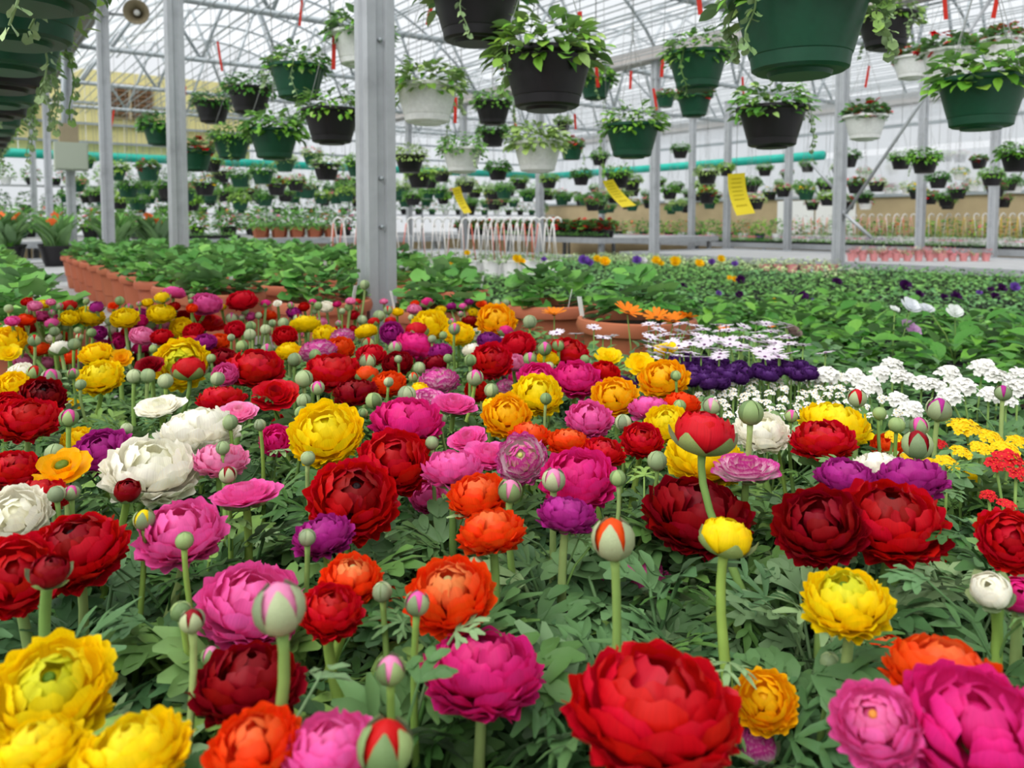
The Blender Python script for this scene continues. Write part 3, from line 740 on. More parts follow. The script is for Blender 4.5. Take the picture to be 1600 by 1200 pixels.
for f in FL:
    p, k, c, Rr = f['p'], f['k'], f['c'], f['D'] / 2
    el = math.atan2(CZ - p.z, math.hypot(p.x, p.y))
    q = min(0.97, f['h'] / f['w'])
    if k == 'B': tilt = rs.uniform(-.08, .12)
    else:
        hw = HW[k]; al = math.asin(math.sqrt(max(0, (q * q - hw * hw) / (1 - hw * hw)))) if q > hw else 0.0
        tilt = max(-0.12, min(1.25, al - el))
    h2 = math.hypot(p.x, p.y); dc = Vector((-p.x / h2, -p.y / h2, 0)); sd = Vector((-dc.y, dc.x, 0))
    lean = rs.uniform(-.2, .2) if k != 'B' else rs.uniform(-.1, .1)
    axv = (Vector((0, 0, math.cos(tilt))) + dc * math.sin(tilt) + sd * lean).normalized()
    tipq = p + axv * Rr * (BOT[k] - 0.02 if k != 'B' else -1.0)
    best = None
    for rank, pl_ in enumerate(sorted(plants, key=lambda g: (g[0] - p.x) ** 2 + (g[1] - p.y) ** 2)[:6]):
        dx, dy = p.x - pl_[0], p.y - pl_[1]; dl = math.hypot(dx, dy) + 1e-6
        if rank and dl > 0.15: break
        for m_ in (min(1, 0.036 / dl), 0.0, -0.5 * min(1, 0.036 / dl)):
            base = Vector((pl_[0] + dx * m_, pl_[1] + dy * m_, SOIL - 0.004))
            hits = 0
            for sp_ in stem_pts(base, tipq, axv)[1:-1]:
                for g in FL:
                    if g is f or abs(g['p'].x - sp_.x) > .05 or abs(g['p'].y - sp_.y) > .05: continue
                    e_ = sp_ - g['p']; q_ = g['D'] / 2 * (.92 if g['k'] != 'B' else 1.05)
                    if e_.x ** 2 + e_.y ** 2 + (e_.z / (.6 if g['k'] not in 'BC' else 1.0)) ** 2 < q_ * q_: hits += 1
            sc_ = hits + 4.0 * dl * (rank > 0) + 0.02 * (m_ <= 0)
            if best is None or sc_ < best[0]: best = (sc_, base)
    base = best[1]; STEMHIT.append(int(best[0] >= 1))
    t = thing('ranunculus_bud' if k == 'B' else 'ranunculus_flower', base, f['label'], 'flower bud' if k == 'B' else 'flower', f['group'])
    bp = p - base
    bot = bp + axv * Rr * (BOT[k] - 0.02 if k != 'B' else -1.0)
    sr = 0.0030 if k == 'B' else 0.0036
    if f['D'] < 0.02: sr = 0.0022
    obj('stem', one('stem', tube([tuple(v) for v in stem_pts((0, 0, 0), bot, axv)], [sr * 1.15] * 4 + [sr, sr, sr * .95, sr * 1.1], 7 if f['w'] > 30 else 5), 'stem'), t, col=rs.choice(STEMC))
    spin = rs.uniform(0, 6.28)
    if f['y'] > 590 and f['w'] > 22 and rs.random() < .6:
        sp_ = stem_pts((0, 0, 0), bot, axv)
        for q_ in range(rs.choice((1, 2, 2))):
            obj('stem_leaf', CUT[rs.randrange(6)], t, T=TR(sp_[rs.choice((2, 3, 3))], rx=rs.uniform(-.1, .5), rz=rs.uniform(0, 6.28), s=rs.uniform(.4, .7)), col=rs.choice(G_RAN))
    if k == 'B':
        T = axisT(bp, axv, spin, Rr * .93)
        hf = 'closed' if c == 'N' else ('half' if f['w'] > 24 else 'half')
        obj('bud_core', CORE, t, T=T, col=COL[c])
        gcol = rs.choice([rgb(150, 170, 122), rgb(162, 176, 134), rgb(138, 164, 104)])
        for j in range(5): obj('sepal', SEP[hf], t, T=T @ TR(rz=2 * math.pi * j / 5 + rs.uniform(-.1, .1), s=1 + .012 * j), col=gcol)
        continue
    T = axisT(bp, axv, spin, Rr)
    cc = np.array(COL[c]); ce = np.array(CENTRE[c]); mt = 'picotee' if c == 'X' else None
    if f['w'] >= 58 or (k == 'C' and f['w'] >= 34):
        nr = len(PET[k])
        for i, (n, ms) in enumerate(PET[k]):
            fr = i / (nr - 1)
            mixv = (max(0, min(1, 1.3 - fr * 4.0)) * 0.8) if k == 'O' else max(0, 1 - fr * 4) * 0.35
            for j in range(n):
                colr = tuple(cc * (1 - mixv) + ce * mixv)
                obj('petal', ms[j % 2], t, T=T @ TR(rz=2 * math.pi * (j + 0.5 * i + 0.13 * i) / n + rs.uniform(-.16, .16), ry=rs.uniform(-.10, .09), s=rs.uniform(.92, 1.06)), col=colr, mt=mt)
        if k in 'DO': obj('flower_heart', CORE, t, T=T @ TR((0, 0, 0.2), s=(.34, .34, .26)), col=tuple(cc * .5 + ce * .5), mt=mt)
        if k in 'OS': obj('flower_eye', eyem, t, T=T @ TR((0, 0, 0.42 if k == 'O' else 0.0), s=0.5 if k == 'O' else 1.0), col=EYE[c])
    else:
        obj('bloom', LOW[k][rs.randrange(3)], t, T=T, col=COL[c], mt=mt)
    if k == 'C' or f['w'] > 56:
        Ts = T @ TR((0, 0, BOT[k] + (0.04 if k != 'C' else 0)))
        if k == 'C':
            for j in range(5): obj('sepal', SEP['cup'], t, T=T @ TR((0, 0, 0.0), rz=2 * math.pi * j / 5 + .3, s=(0.98, 0.98, 0.66)), col=rgb(142, 164, 100))
        else:
            obj('receptacle', recept, t, T=Ts, col=rgb(128, 150, 80))
            for j in range(5): obj('sepal', SEP['under'], t, T=Ts @ TR(rz=2 * math.pi * j / 5), col=rgb(142, 160, 100))

# black plastic mesh sheet the pots stand on
ms = MB()
for k in range(125): ms.add(box(-1.7 + k * .022, -1.7 + k * .022 + .006, -.9, 1.95, BZ, BZ + .003))
for k in range(130): ms.add(box(-1.7, 1.05, -.9 + k * .022, -.9 + k * .022 + .006, BZ, BZ + .003))
ms.add(box(-1.72, 1.07, -.92, 1.97, BZ + .0002, BZ + .001))
tag(obj('mesh_sheet', ms.mesh('mesh_sheet', ['black'], False), T=TUV), 'black plastic mesh sheet spread on the bench under the ranunculus pots', 'mesh sheet')
# ================================================================== terracotta bowls
bowlm = one('bowl', lathe([(1e-4, 0), (0.112, 0), (0.118, 0.012), (0.128, 0.095), (0.136, 0.1), (0.148, 0.215), (0.163, 0.218), (0.168, 0.236), (0.163, 0.252), (0.152, 0.255), (0.146, 0.24), (0.144, 0.225)], 28, False), 'terra', sharp=35)
bsoil = one('soil', lathe([(1e-4, 0.232), (0.146, 0.228)], 20, False), 'soil')
BOWLF = [foliage(60 + k, 0.15, 0.14, 0.030, 95, 'round', 0.1) for k in range(4)]
tagm = one('plant_tag', box(-0.009, 0.009, -0.001, 0.001, -0.02, 0.05), 'white', False)
bowls = []
def bowl(p, lab, grp, leafy, seed):
    r = random.Random(seed)
    t = thing('terracotta_bowl', (p[0], p[1], BZ), lab, 'planter', grp, r.uniform(0, 6))
    obj('bowl', bowlm, t); obj('soil', bsoil, t)
    if leafy:
        for k in range(95): obj('leaf', RL[r.randrange(4)], t, T=Matrix.Translation((0, 0, 0.245)) @ dome_leaf_T(r, 0.142, 0.135, 0.029, over=0.05), col=r.choice(G_BOWL))
    else: obj('foliage', BOWLF[seed % 4], t, (0, 0, 0.235), col=r.choice(G_BOWL))
    obj('plant_tag', tagm, t, T=TR((r.uniform(-.1, .1), -0.13, 0.26), rz=r.uniform(-1, 1), rx=0.2))
    bowls.append((p[0], p[1]))
for k, (x, d, l) in enumerate(((995, 2.13, 'terracotta bowl of round green leaves standing next to the black pansy tray'), (858, 2.52, 'terracotta bowl of round leaves behind the orange daisies'),
        (690, 2.40, 'terracotta bowl of round leaves right beside the thick steel post'), (505, 2.62, 'terracotta bowl of round leaves left of the thick steel post'))):
    p = at(x, 480, d); bowl((p.x, p.y), l, None, True, k)
posts1 = [UV(2.515 + 3.05 * k, 1.21) for k in range(3)]
i = 10
for v in (-0.72, -0.30, 0.12, 0.79, 1.17, 1.56, 1.95):
    for k in range(13):
        u = 2.22 + 0.385 * k + (0.19 if v in (-0.3, 1.17) else 0)
        if v == 1.95 and u < 3.4: continue
        p = UV(u, v)
        if any((p.x - q[0]) ** 2 + (p.y - q[1]) ** 2 < 0.35 ** 2 for q in bowls): continue
        if any((p - q).length < 0.245 for q in posts1): continue
        if abs(p.x) > 0.72 * p.y + 0.2: continue
        i += 1; bowl((p.x, p.y), 'terracotta bowl of round green leaves in the rows behind the ranunculus', 'terracotta bowls in rows', p.y < 2.7, i)
# ================================================================== hanging baskets
PC = {'g': rgb(20, 76, 52), 'b': rgb(26, 23, 27), 'w': rgb(240, 240, 238)}
basm = one('basket', lathe([(1e-4, 0), (0.5, 0), (0.60, 0.0), (0.66, 0.04), (0.685, 0.22), (0.70, 0.23), (0.80, 0.6), (0.90, 0.98), (1.0, 0.99), (1.02, 1.02), (1.02, 1.09), (0.99, 1.11), (0.93, 1.10), (0.91, 1.0)], 30, False), 'plastic', sharp=30)
basf = one('drip_saucer', lathe([(1e-4, -0.06), (0.42, -0.06), (0.46, 0.03), (0.4, 0.03)], 20, False), 'plastic', sharp=40)
bsl = one('soil', lathe([(1e-4, 1.04), (0.92, 1.02)], 20, False), 'soil')
HANG = MB()
for k in range(4):
    a = k * math.pi / 2 + 0.5
    HANG.add(tube([(math.cos(a), math.sin(a), 1.06), (0.02 * math.cos(a), 0.02 * math.sin(a), 4.0)], 0.009, 4, False))
HANG = HANG.mesh('hanger', ['wire'])
strand = one('hanger_wire', tube([(1.0, 0, 1.06), (0.02, 0, 4.0)], 0.009, 5, False), 'wire')
hook = one('hook', tube([(0.0, 0, 3.95), (0.0, 0, 4.2), (0.07, 0, 4.32), (0.0, 0, 4.42), (-0.07, 0, 4.34)], 0.02, 6), 'wire')
for nm, mm in (('blossom_red', rgb(214, 26, 40)), ('blossom_pink', rgb(238, 92, 140)), ('blossom_yellow', rgb(250, 208, 20)), ('blossom_white', rgb(240, 238, 232)), ('blossom_orange', rgb(244, 110, 50)), ('blossom_purple', rgb(150, 70, 170))):
    M[nm] = mat(nm, mm, 0.55, 0.2, trans=0.2)
BF = {}
for k in range(3):
    BF['lush', k] = foliage(200 + k, 1.1, 0.85, 0.34, 320, 'oval', 0.5)
    BF['fine', k] = foliage(210 + k, 1.1, 0.78, 0.24, 420, 'oval', 0.55)
    BF['ger', k] = foliage(220 + k, 1.05, 0.8, 0.17, 170, 'round', 0.4, (26, 0.2, 'blossom_red'))
    BF['pink', k] = foliage(230 + k, 1.1, 0.8, 0.26, 200, 'oval', 0.5, (22, 0.2, 'blossom_pink'))
    BF['yel', k] = foliage(240 + k, 1.1, 0.8, 0.26, 210, 'oval', 0.5, (12, 0.2, 'blossom_yellow'))
    BF['whi', k] = foliage(250 + k, 1.1, 0.8, 0.26, 200, 'oval', 0.5, (26, 0.16, 'blossom_white'))
VINE = []
for k in range(5):
    r = random.Random(300 + k); mb = MB(); L = 0.6 + 0.22 * k
    pts = [(0.8, 0, 1.1), (1.06, 0, 1.16)] + [(1.10 + 0.05 * math.sin(j * 1.3 + k), 0.10 * math.sin(j * 0.9 + k), 1.0 - L * j / 6) for j in range(1, 7)]
    mb.add(tube(pts, 0.014, 5))
    for j in range(2, len(pts)):
        for sgn in (-1, 1):
            mb.add(RLV[r.randrange(4)], 0, Matrix.Translation(Vector(pts[j]) + Vector((0.02, 0, r.uniform(-.06, .06)))) @ Matrix.Rotation(sgn * r.uniform(.6, 1.8) - math.pi / 2, 4, 'Z') @ Matrix.Rotation(r.uniform(-1.4, -.5), 4, 'X') @ Matrix.Translation((0, 0.07, 0)) @ Matrix.Diagonal((.075, .075, .075, 1)))
    VINE.append(mb.mesh('vine', ['leaves']))
STYLE = {'lush': 'leafy green plants', 'fine': 'fine trailing greenery', 'ger': 'red geraniums', 'pink': 'pink flowers', 'yel': 'yellow flowers', 'whi': 'white-flecked greenery'}
CW = {'g': 'dark green', 'b': 'black', 'w': 'white'}
PIPEZ = 3.537                             # rails clamped under the truss chords
pipes = []
nb = [0]; farb = []
def hang_from(p):
    """the rail a line from p goes up to, as an offset in the plan; rails keep clear of the posts"""
    u, v = uv_of(p.x, p.y)
    nr = min(pipes, key=lambda q: abs(q - v)) if pipes else 99
    if abs(nr - v) > 0.10:
        nr = v
        for q in (*ROWS, 11.9):
            if abs(nr - q) < 0.07: nr = q + (0.07 if nr >= q else -0.07)
        pipes.append(nr)
    o = UV(0, nr - v, 0); o.z = PIPEZ + 0.004 - p.z
    return o
def basket(px, ry, wpx, c, st, lab=None, grp=None, D=0.28, vines=0, leafobjs=False, p=None, green=None):
    nb[0] += 1; r = random.Random(nb[0]); S = D / 2.04
    if p is None: p = at(px, ry, F * D / wpx)
    far = wpx < 56; farb.append((p.x, p.y))
    if lab is None: lab, grp = f'{CW[c]} hanging basket of {STYLE[st]} hung over the far benches', f'far {CW[c]} baskets with {st} planting'
    t = thing('hanging_basket', (p.x, p.y, p.z - 1.1 * S), lab, 'hanging basket', grp, r.uniform(0, 6.28))
    TS = Matrix.Diagonal((S, S, S, 1))
    bk = obj('basket', basm, t, T=TS, col=PC[c])
    if not far: obj('drip_saucer', basf, bk, col=PC[c])
    obj('soil', bsl, t, T=TS)
    g = green or r.choice(G_LITE if r.random() < .6 else G_DARK)
    if leafobjs:
        for k in range(290):
            obj('leaf', OVM[r.randrange(3)], t, T=TS @ Matrix.Translation((0, 0, 1.05)) @ dome_leaf_T(r, 1.1, 0.82, 0.36 if st == 'lush' else 0.27, over=0.5), col=g if r.random() < .6 else r.choice(G_LITE))
    else: obj('foliage', BF[st, r.randrange(3)], t, T=TS @ Matrix.Translation((0, 0, 1.05)), col=g)
    for k in range(vines):
        obj('vine', VINE[r.randrange(5)], t, T=TS @ Matrix.Rotation(r.uniform(0, 6.28), 4, 'Z'), col=r.choice([rgb(140, 172, 110), rgb(158, 186, 130), rgb(120, 160, 80)]))
    if far: obj('hanger', HANG, t, T=TS)
    else:
        for k in range(4): obj('hanger_wire', strand, t, T=TS @ Matrix.Rotation(k * math.pi / 2 + .5, 4, 'Z'))
        obj('hook', hook, t, T=TS)
    z0 = 4.3 * S
    off = Matrix.Rotation(-t.rotation_euler.z, 4, 'Z') @ hang_from(Vector((p.x, p.y, p.z - 1.1 * S)))
    obj('hanging_line', one('hanging_line', tube([(0, 0, z0), tuple(off)], 0.0022 if wpx > 40 else 0.003, 4), 'wire'), t)
BIG = [
 (1252, -10, 226, 'g', 'fine', 'very large dark green hanging basket with pale trailing vines', 6), (742, -18, 152, 'b', 'lush', 'black hanging basket cut off by the roof line, above the lush black one', 1),
 (855, 84, 156, 'b', 'lush', 'black hanging basket brimming with bright green leaves', 1), (667, 134, 106, 'w', 'lush', 'white hanging basket touching the thick steel post with a trailing vine', 3),
 (562, 52, 92, 'w', 'lush', 'white hanging basket half hidden behind the thick steel post', 1), (465, 104, 92, 'g', 'yel', 'dark green hanging basket with two yellow blossoms', 2),
 (518, 172, 94, 'b', 'fine', 'black hanging basket of pale greenery under the yellow-blossomed one', 0), (390, 138, 72, 'b', 'fine', 'black hanging basket of mixed greenery next to the yellow-blossomed one', 1),
 (428, 203, 82, 'g', 'lush', 'dark green hanging basket of soft green leaves below the two black ones', 0), (988, 195, 92, 'g', 'ger', 'dark green hanging basket with a few red flowers above the yellow price card', 1),
 (840, 222, 84, 'w', 'lush', 'white hanging basket directly under the lush black one', 0), (722, 232, 68, 'w', 'fine', 'white hanging basket with straggly shoots below the trailing white one', 1),
 (1090, 84, 100, 'g', 'fine', 'dark green hanging basket with one pale dangling vine', 2), (1207, 168, 112, 'b', 'fine', 'black hanging basket of yellow-green leaves under the very large green one', 2),
 (1535, 124, 138, 'g', 'lush', 'dark green hanging basket of large bright leaves by the white geranium baskets', 0), (1385, 25, 92, 'b', 'fine', 'black hanging basket with grey-green vines beside the very large green one', 5),
 (1425, 90, 60, 'w', 'ger', 'white geranium basket tucked behind the black vine basket', 0), (1482, 80, 82, 'w', 'ger', 'white hanging basket of red geraniums, widest of its row', 0), (1565, 62, 64, 'w', 'ger', 'white basket of red geraniums above the bright-leaved green basket', 0),
 (1352, 181, 68, 'w', 'ger', 'white hanging basket of sparse red flowers beside the braced post', 0), (770, 160, 62, 'b', 'fine', 'black hanging basket with heart-shaped trailing leaves behind the lush black one', 3),
 (930, 124, 56, 'g', 'lush', 'dark green hanging basket half hidden behind the lush black one', 2), (1085, 150, 58, 'g', 'ger', 'dark green basket hanging just below the one with the dangling vine', 0),
 (250, 196, 56, 'g', 'lush', 'dark green hanging basket against the yellow siding', 0), (332, 160, 58, 'b', 'fine', 'black hanging basket of pale leaves between yellow siding and the roof bars', 0), (362, 214, 62, 'g', 'fine', 'dark green basket with white-edged trailing leaves', 3),
 (305, 236, 56, 'g', 'ger', 'dark green hanging basket with a red flower next to the post', 0)]
for x, y, wp, c, st, lab, nv in BIG:
    basket(x, y, wp, c, st, lab, None, vines=nv, leafobjs=wp >= 92)
SMALL = '''1040 150 32 g ger|510 257 45 b whi|560 253 42 g fine|640 243 50 b fine|655 272 40 b lush|410 267 38 g fine|893 228 40 g ger|937 243 28 b fine|1063 232 28 b fine|1590 240 52 b lush|1445 247 44 b lush
1408 246 34 b fine|1325 243 34 b fine|812 281 27 b fine|858 279 28 b fine|908 273 30 b lush|930 293 19 b fine|965 271 42 b fine|1057 290 22 b fine|1105 268 36 b fine|1135 262 24 b lush|1222 286 22 b fine
1262 256 24 b fine|1290 286 26 b lush|1370 285 27 b pink|1392 294 22 w pink|1420 291 24 w yel|1466 278 30 b lush|1520 286 24 w yel|1550 272 34 b fine|1585 292 22 g pink|1345 300 20 g whi|1500 242 22 b pink|1480 242 20 b fine
200 290 34 g fine|180 262 36 g lush|150 300 30 b fine|232 262 38 g ger|215 312 30 g fine|262 290 36 b lush|290 298 30 g pink|320 286 36 b yel|345 268 32 b pink|375 274 34 g fine|395 300 26 b ger|352 300 28 b fine
432 288 32 b ger|462 282 30 b pink|480 295 28 g ger|535 280 26 b pink|548 300 22 b fine|672 280 26 b lush|690 268 30 b fine|728 285 30 b fine|742 296 24 b fine|770 205 44 b lush|778 262 36 b lush|790 292 22 b fine|880 190 26 b lush
990 296 20 b pink|1030 282 20 b fine|1075 300 18 b fine|1175 285 22 b lush|1195 262 24 b fine|1240 300 18 w pink|1268 300 18 g fine|1310 262 22 b whi|1440 300 20 b ger|1492 300 21 w pink|1565 300 20 w fine|1530 250 26 b ger
875 300 18 g pink|900 305 17 w ger|950 306 17 b fine|1003 316 16 g ger|1045 308 17 w pink|1120 305 18 b pink|135 250 25 g fine|160 306 26 g lush|120 285 28 g fine|1500 268 24 w yel|1600 275 24 w yel|1350 268 22 w pink
1395 262 20 w pink|1230 270 20 b pink|1150 292 18 w pink|600 285 28 b fine|620 300 24 g ger|650 305 20 b fine|700 300 20 b pink|765 305 18 g ger|830 300 18 b fine|445 250 34 g fine|488 240 32 g pink|330 250 34 b fine'''
for e in parse(SMALL): basket(e[0], e[1], e[2], e[3], e[4], vines=1 if e[2] > 34 else 0)
rb_ = random.Random(123)
for i in range(400):
    wp = rb_.uniform(17, 30); x = rb_.uniform(100, 1610); h = rb_.uniform(.32, .62); d = F * .28 / wp
    if (CU - SU * (x - CX) / F) * d > 13.2: h = max(h, .5)        # clear of the plants on the staging below
    y = 346 - h * F / d
    p_ = at(x, y, d); u_, v_ = uv_of(p_.x, p_.y)
    if u_ > 17.5 or v_ > 14.2 or any((p_.x - q[0]) ** 2 + (p_.y - q[1]) ** 2 < .36 ** 2 for q in farb) or any((p_.x - q[0]) ** 2 + (p_.y - q[1]) ** 2 < .24 ** 2 for q in POSTXY): continue
    basket(x, y, wp, rb_.choice('bbbgw' if x > 1150 else 'bbgg'), rb_.choice(['fine', 'lush', 'fine', 'ger', 'pink', 'yel'] if x > 1100 else ['fine', 'lush', 'fine', 'pink']))
    if nb[0] > 245: break
# the overlapping row of baskets that runs away under the left-hand gutter
for k in range(22):
    u = 1.55 + 0.345 * k
    c = 'gggbgbggbbgbggbgbbggbb'[k]
    basket(0, 0, 100 if k < 6 else 50, c, 'fine', f'{CW[c]} hanging basket in the overlapping row under the left gutter', f'overlapping {CW[c]} baskets under the left gutter', D=0.32,
           vines=2, p=UV(u, 0.105, CZ + 0.54), green=G_LITE[k % 4])
# red tags on the hanging lines
for x, y, h, d in ((340, 88, 46, 6.5), (522, 82, 52, 3.6), (676, 18, 44, 3.4), (472, 20, 40, 5.5), (178, 186, 28, 9), (290, 142, 14, 9), (906, 30, 24, 3.0), (931, 115, 42, 4.0), (986, 125, 28, 5.5), (1036, 104, 32, 4.2),
                   (1021, 155, 34, 5.6), (1091, 6, 34, 3.0), (1475, 8, 44, 3.4), (1560, 8, 40, 3.4), (1358, 120, 34, 5.5), (898, 190, 24, 6.0), (712, 172, 40, 4.2), (782, 100, 18, 4.5), (803, 195, 30, 6), (1160, 135, 30, 5.5)):
    p = at(x, y - h / 2, d); L = h * d / F
    t = thing('hanging_tag', p, 'narrow red plastic tag dangling from a basket line', 'tag', 'red tags on basket lines', R.uniform(-.5, .5))
    obj('strip', one('strip', box(-0.006, 0.006, -0.001, 0.001, -L, 0), 'redtag', False), t, T=TR(ry=R.uniform(-.2, .2), s=(1.6, 1, 1)))
    obj('line', one('line', tube([(0, 0, 0), tuple(Matrix.Rotation(-t.rotation_euler.z, 4, 'Z') @ hang_from(p))], 0.0015, 4), 'wire'), t)
# yellow price cards
for cs, d, lab in (((1137, 272), (1164, 270), (1180, 333), (1151, 337)), 4.6, 'yellow price card hanging almost straight beside the grey post'), (((941, 283), (958, 280), (994, 321), (972, 324)), 4.8, 'yellow price card blown sideways above the far trays'), (((706, 294), (719, 291), (737, 332), (725, 334)), 5.6, 'narrow yellow price card twisted edge-on above the white hooks'):
    a, b, c2, e = [at(q[0], q[1], d) for q in cs]
    p = (a + b) / 2
    t = thing('price_card', p, lab, 'price card')
    def quad(s0, s1, t0, t1, off):
        V = []; n = 8
        for o_ in (off, off + 0.0015):
            for i in range(n + 1):
                s = s0 + (s1 - s0) * i / n
                bow = Vector((0.0, 0.02 * math.sin(math.pi * s), 0)) + (a - e) * 0 + Vector((-0.012 * math.sin(math.pi * s), 0, 0))
                for q in (t0, t1):
                    L_ = a.lerp(e, s); R_ = b.lerp(c2, s); V.append(tuple(L_.lerp(R_, q) - p + bow - Vector((0, o_, 0))))
        m_ = 2 * (n + 1); Fc = []
        for i in range(n):
            k = 2 * i; Fc += [(k, k + 1, k + 3, k + 2), (m_ + k, m_ + k + 2, m_ + k + 3, m_ + k + 1), (k, k + 2, m_ + k + 2, m_ + k), (k + 1, m_ + k + 1, m_ + k + 3, k + 3)]
        return np.array(V), Fc
    obj('card', one('card', quad(0, 1, 0, 1, 0), 'card', False), t)
    pr_ = MB()
    for s in (.12, .22, .32, .42, .52, .62): pr_.add(quad(s, s + .018, .2, .78, .0016))
    for q in range(5): pr_.add(quad(.76, .80, .2 + .12 * q, .28 + .12 * q, .0016))
    obj('print', pr_.mesh('print', ['ink'], False), t)
    obj('line', one('line', tube([(0, 0, 0), tuple(hang_from(p))], 0.0015, 4), 'wire'), t)
# the rails themselves, clamped under the truss chords
pr = tag(obj('hanging_rails', None, T=TUV), 'thin steel rails under the roof trusses from which the baskets hang', 'rail')
for v in pipes:
    obj('rail', one('rail', tube([(v, U0 + .5, PIPEZ), (v, U1 - .5, PIPEZ)], 0.008, 5), 'steel'), pr)
# ================================================================== bedding plants right of the ranunculus
BED = {k: foliage(400 + i, 0.085, 0.12, sz, n, kind, 0.25) for i, (k, sz, n, kind) in enumerate((('small', 0.030, 130, 'oval'), ('small2', 0.034, 120, 'oval'), ('mound', 0.026, 150, 'oval')))}
bpot = one('pot', lathe([(1e-4, 0), (0.05, 0), (0.064, 0.1), (0.068, 0.1), (0.068, 0.115), (0.06, 0.115), (0.058, 0.1)], 14, False), 'black', sharp=40)
bpsoil = one('soil', lathe([(1e-4, 0.104), (0.06, 0.1)], 14, False), 'soil')
mids = []
for i in range(6000):
    u, v = R.uniform(-0.5, 1.95), R.uniform(1.1, 1.82)
    p = UV(u, v)
    if p.y < 0.5 or abs(p.x) > 0.74 * p.y + .3 or (p.x < 0.0): continue
    if any((p.x - q[0]) ** 2 + (p.y - q[1]) ** 2 < 0.135 ** 2 for q in mids) or near(p, 0.12): continue
    if any((p.x - q[0]) ** 2 + (p.y - q[1]) ** 2 < 0.235 ** 2 for q in bowls): continue
    mids.append((p.x, p.y))
for i, q in enumerate(mids):
    t = thing('bedding_plant', (q[0], q[1], BZ), 'low mounded green bedding plant in a black pot beside the ranunculus', 'plant', 'low bedding plants beside the ranunculus', i)
    obj('pot', bpot, t); obj('soil', bpsoil, t)
    obj('foliage', BED[('small', 'small2', 'mound')[i % 3]], t, T=TR((0, 0, 0.1), s=(1.1, 1.1, 0.85 + .3 * R.random())), col=R.choice([rgb(84, 128, 66), rgb(96, 140, 74), rgb(106, 146, 90), rgb(92, 130, 82)]))
# spots of the broad-leaved plants
lp = []
for i in range(4000):
    u, v = R.uniform(-0.6, 2.6), R.uniform(1.86, 2.88)
    p = UV(u, v)
    if p.x < 0.42 or abs(p.x) > 0.72 * p.y + .35 or p.y > 3.1 or p.y < 1.0: continue
    if any((p.x - q[0]) ** 2 + (p.y - q[1]) ** 2 < 0.185 ** 2 for q in lp): continue
    if any((p.x - q[0]) ** 2 + (p.y - q[1]) ** 2 < 0.25 ** 2 for q in bowls) or any((p.x - q[0]) ** 2 + (p.y - q[1]) ** 2 < 0.145 ** 2 for q in mids): continue
    lp.append((p.x, p.y))
def rayp(x, y, h): # where a head at h metres under the lens must stand
    return at(x, y, F * h / (y - 346))
def daisy_mesh(n, wid, lift, seed):
    mb = MB(); r = random.Random(seed)
    for k in range(n): mb.add(blade(1, wid, 3, 0.45, 0.06, 0.05, 0.3, 0.6), 0, TR(rz=2 * math.pi * k / n + r.uniform(-.1, .1), rx=lift + r.uniform(-.1, .1)) @ Matrix.Translation((0, 0.12, 0)))
    return mb.mesh('petals', ['petal'])
DA = [daisy_mesh(12, 0.42, 0.12, 0), daisy_mesh(14, 0.36, 0.42, 1)]
FRIL = [LOW['D'][0], LOW['S'][1]]
disc = one('disc', ball(0.2, 10, 5, 0.6, 0.05), 'petal')
def rooted(p):
    """foot of a stem: the soil of the nearest pot, else the bench"""
    c = [((q[0] - p.x) ** 2 + (q[1] - p.y) ** 2, q, z, r) for L_, z, r in ((mids, BZ + 0.1, .045), (lp, BZ + 0.1, .045), (plants, SOIL - .004, .036)) for q in L_]
    d, q, z, r = min(c)
    d = math.sqrt(d)
    if d > 0.17: return Vector((p.x, p.y, BZ + 0.004))
    k = min(1, r / max(d, 1e-6))
    return Vector((q[0] + (p.x - q[0]) * k, q[1] + (p.y - q[1]) * k, z))
def simple_flower(name, p, D, me, col, lab, cat, grp, dcol=None, ax=(0, -0.25, 1), L=0.13):
    b = rooted(p); L = p.z - b.z; tp = p - b
    t = thing(name, b, lab, cat, grp)
    obj('stem', one('stem', tube([(0, 0, 0), (tp.x * .35, tp.y * .35, L * .55), tuple(tp)], 0.0016, 5), 'stem'), t, col=STEMC[1])
    ax = Vector(ax) + Vector((R.uniform(-.3, .3), R.uniform(-.3, .3), 0))
    T = axisT(tp, ax, R.uniform(0, 6), D / 2)
    obj('petals', me, t, T=T, col=col)
    if dcol: obj('disc', disc, t, T=T, col=dcol)
    return t
def scatter(n, x0, x1, y0, y1, sep, seed):
    r = random.Random(seed); out = []
    for i in range(n * 40):
        q = (r.uniform(x0, x1), r.uniform(y0, y1))
        if all(abs(q[0] - o[0]) > sep or abs(q[1] - o[1]) > sep * .45 for o in out): out.append(q)
        if len(out) >= n: break
    return out
for x, y in scatter(78, 1010, 1236, 506, 560, 11, 1) + [(928, 512), (812 + 130, 528), (955, 526), (900, 522), (1255, 540), (1290, 552), (870, 520), (1218, 556)]:
    simple_flower('white_daisy', rayp(x, y, 0.245), 0.033, DA[0], rgb(244, 232, 244), 'small white-lilac daisy in the patch behind the yellow ranunculus', 'flower', 'white-lilac daisies', rgb(110, 50, 110), L=0.12, ax=(0, 0.0, 1))
for x, y in scatter(26, 1052, 1130, 560, 600, 13, 2) + scatter(6, 1138, 1166, 572, 592, 10, 3) + scatter(12, 1182, 1272, 566, 590, 11, 4) + scatter(5, 970, 1050, 585, 606, 13, 9):
    simple_flower('purple_daisy', rayp(x, y, 0.265), 0.030, FRIL[0], rgb(92, 44, 118), 'dark purple frilly bedding flower between white and lilac patches', 'flower', 'dark purple bedding flowers', L=0.12)
flor = MB()
for k in range(5): flor.add(blade(1, 0.9, 3, 0.5, 0.12, 0.12, 0.2, 0.62), 0, TR(rz=k * 1.2566))
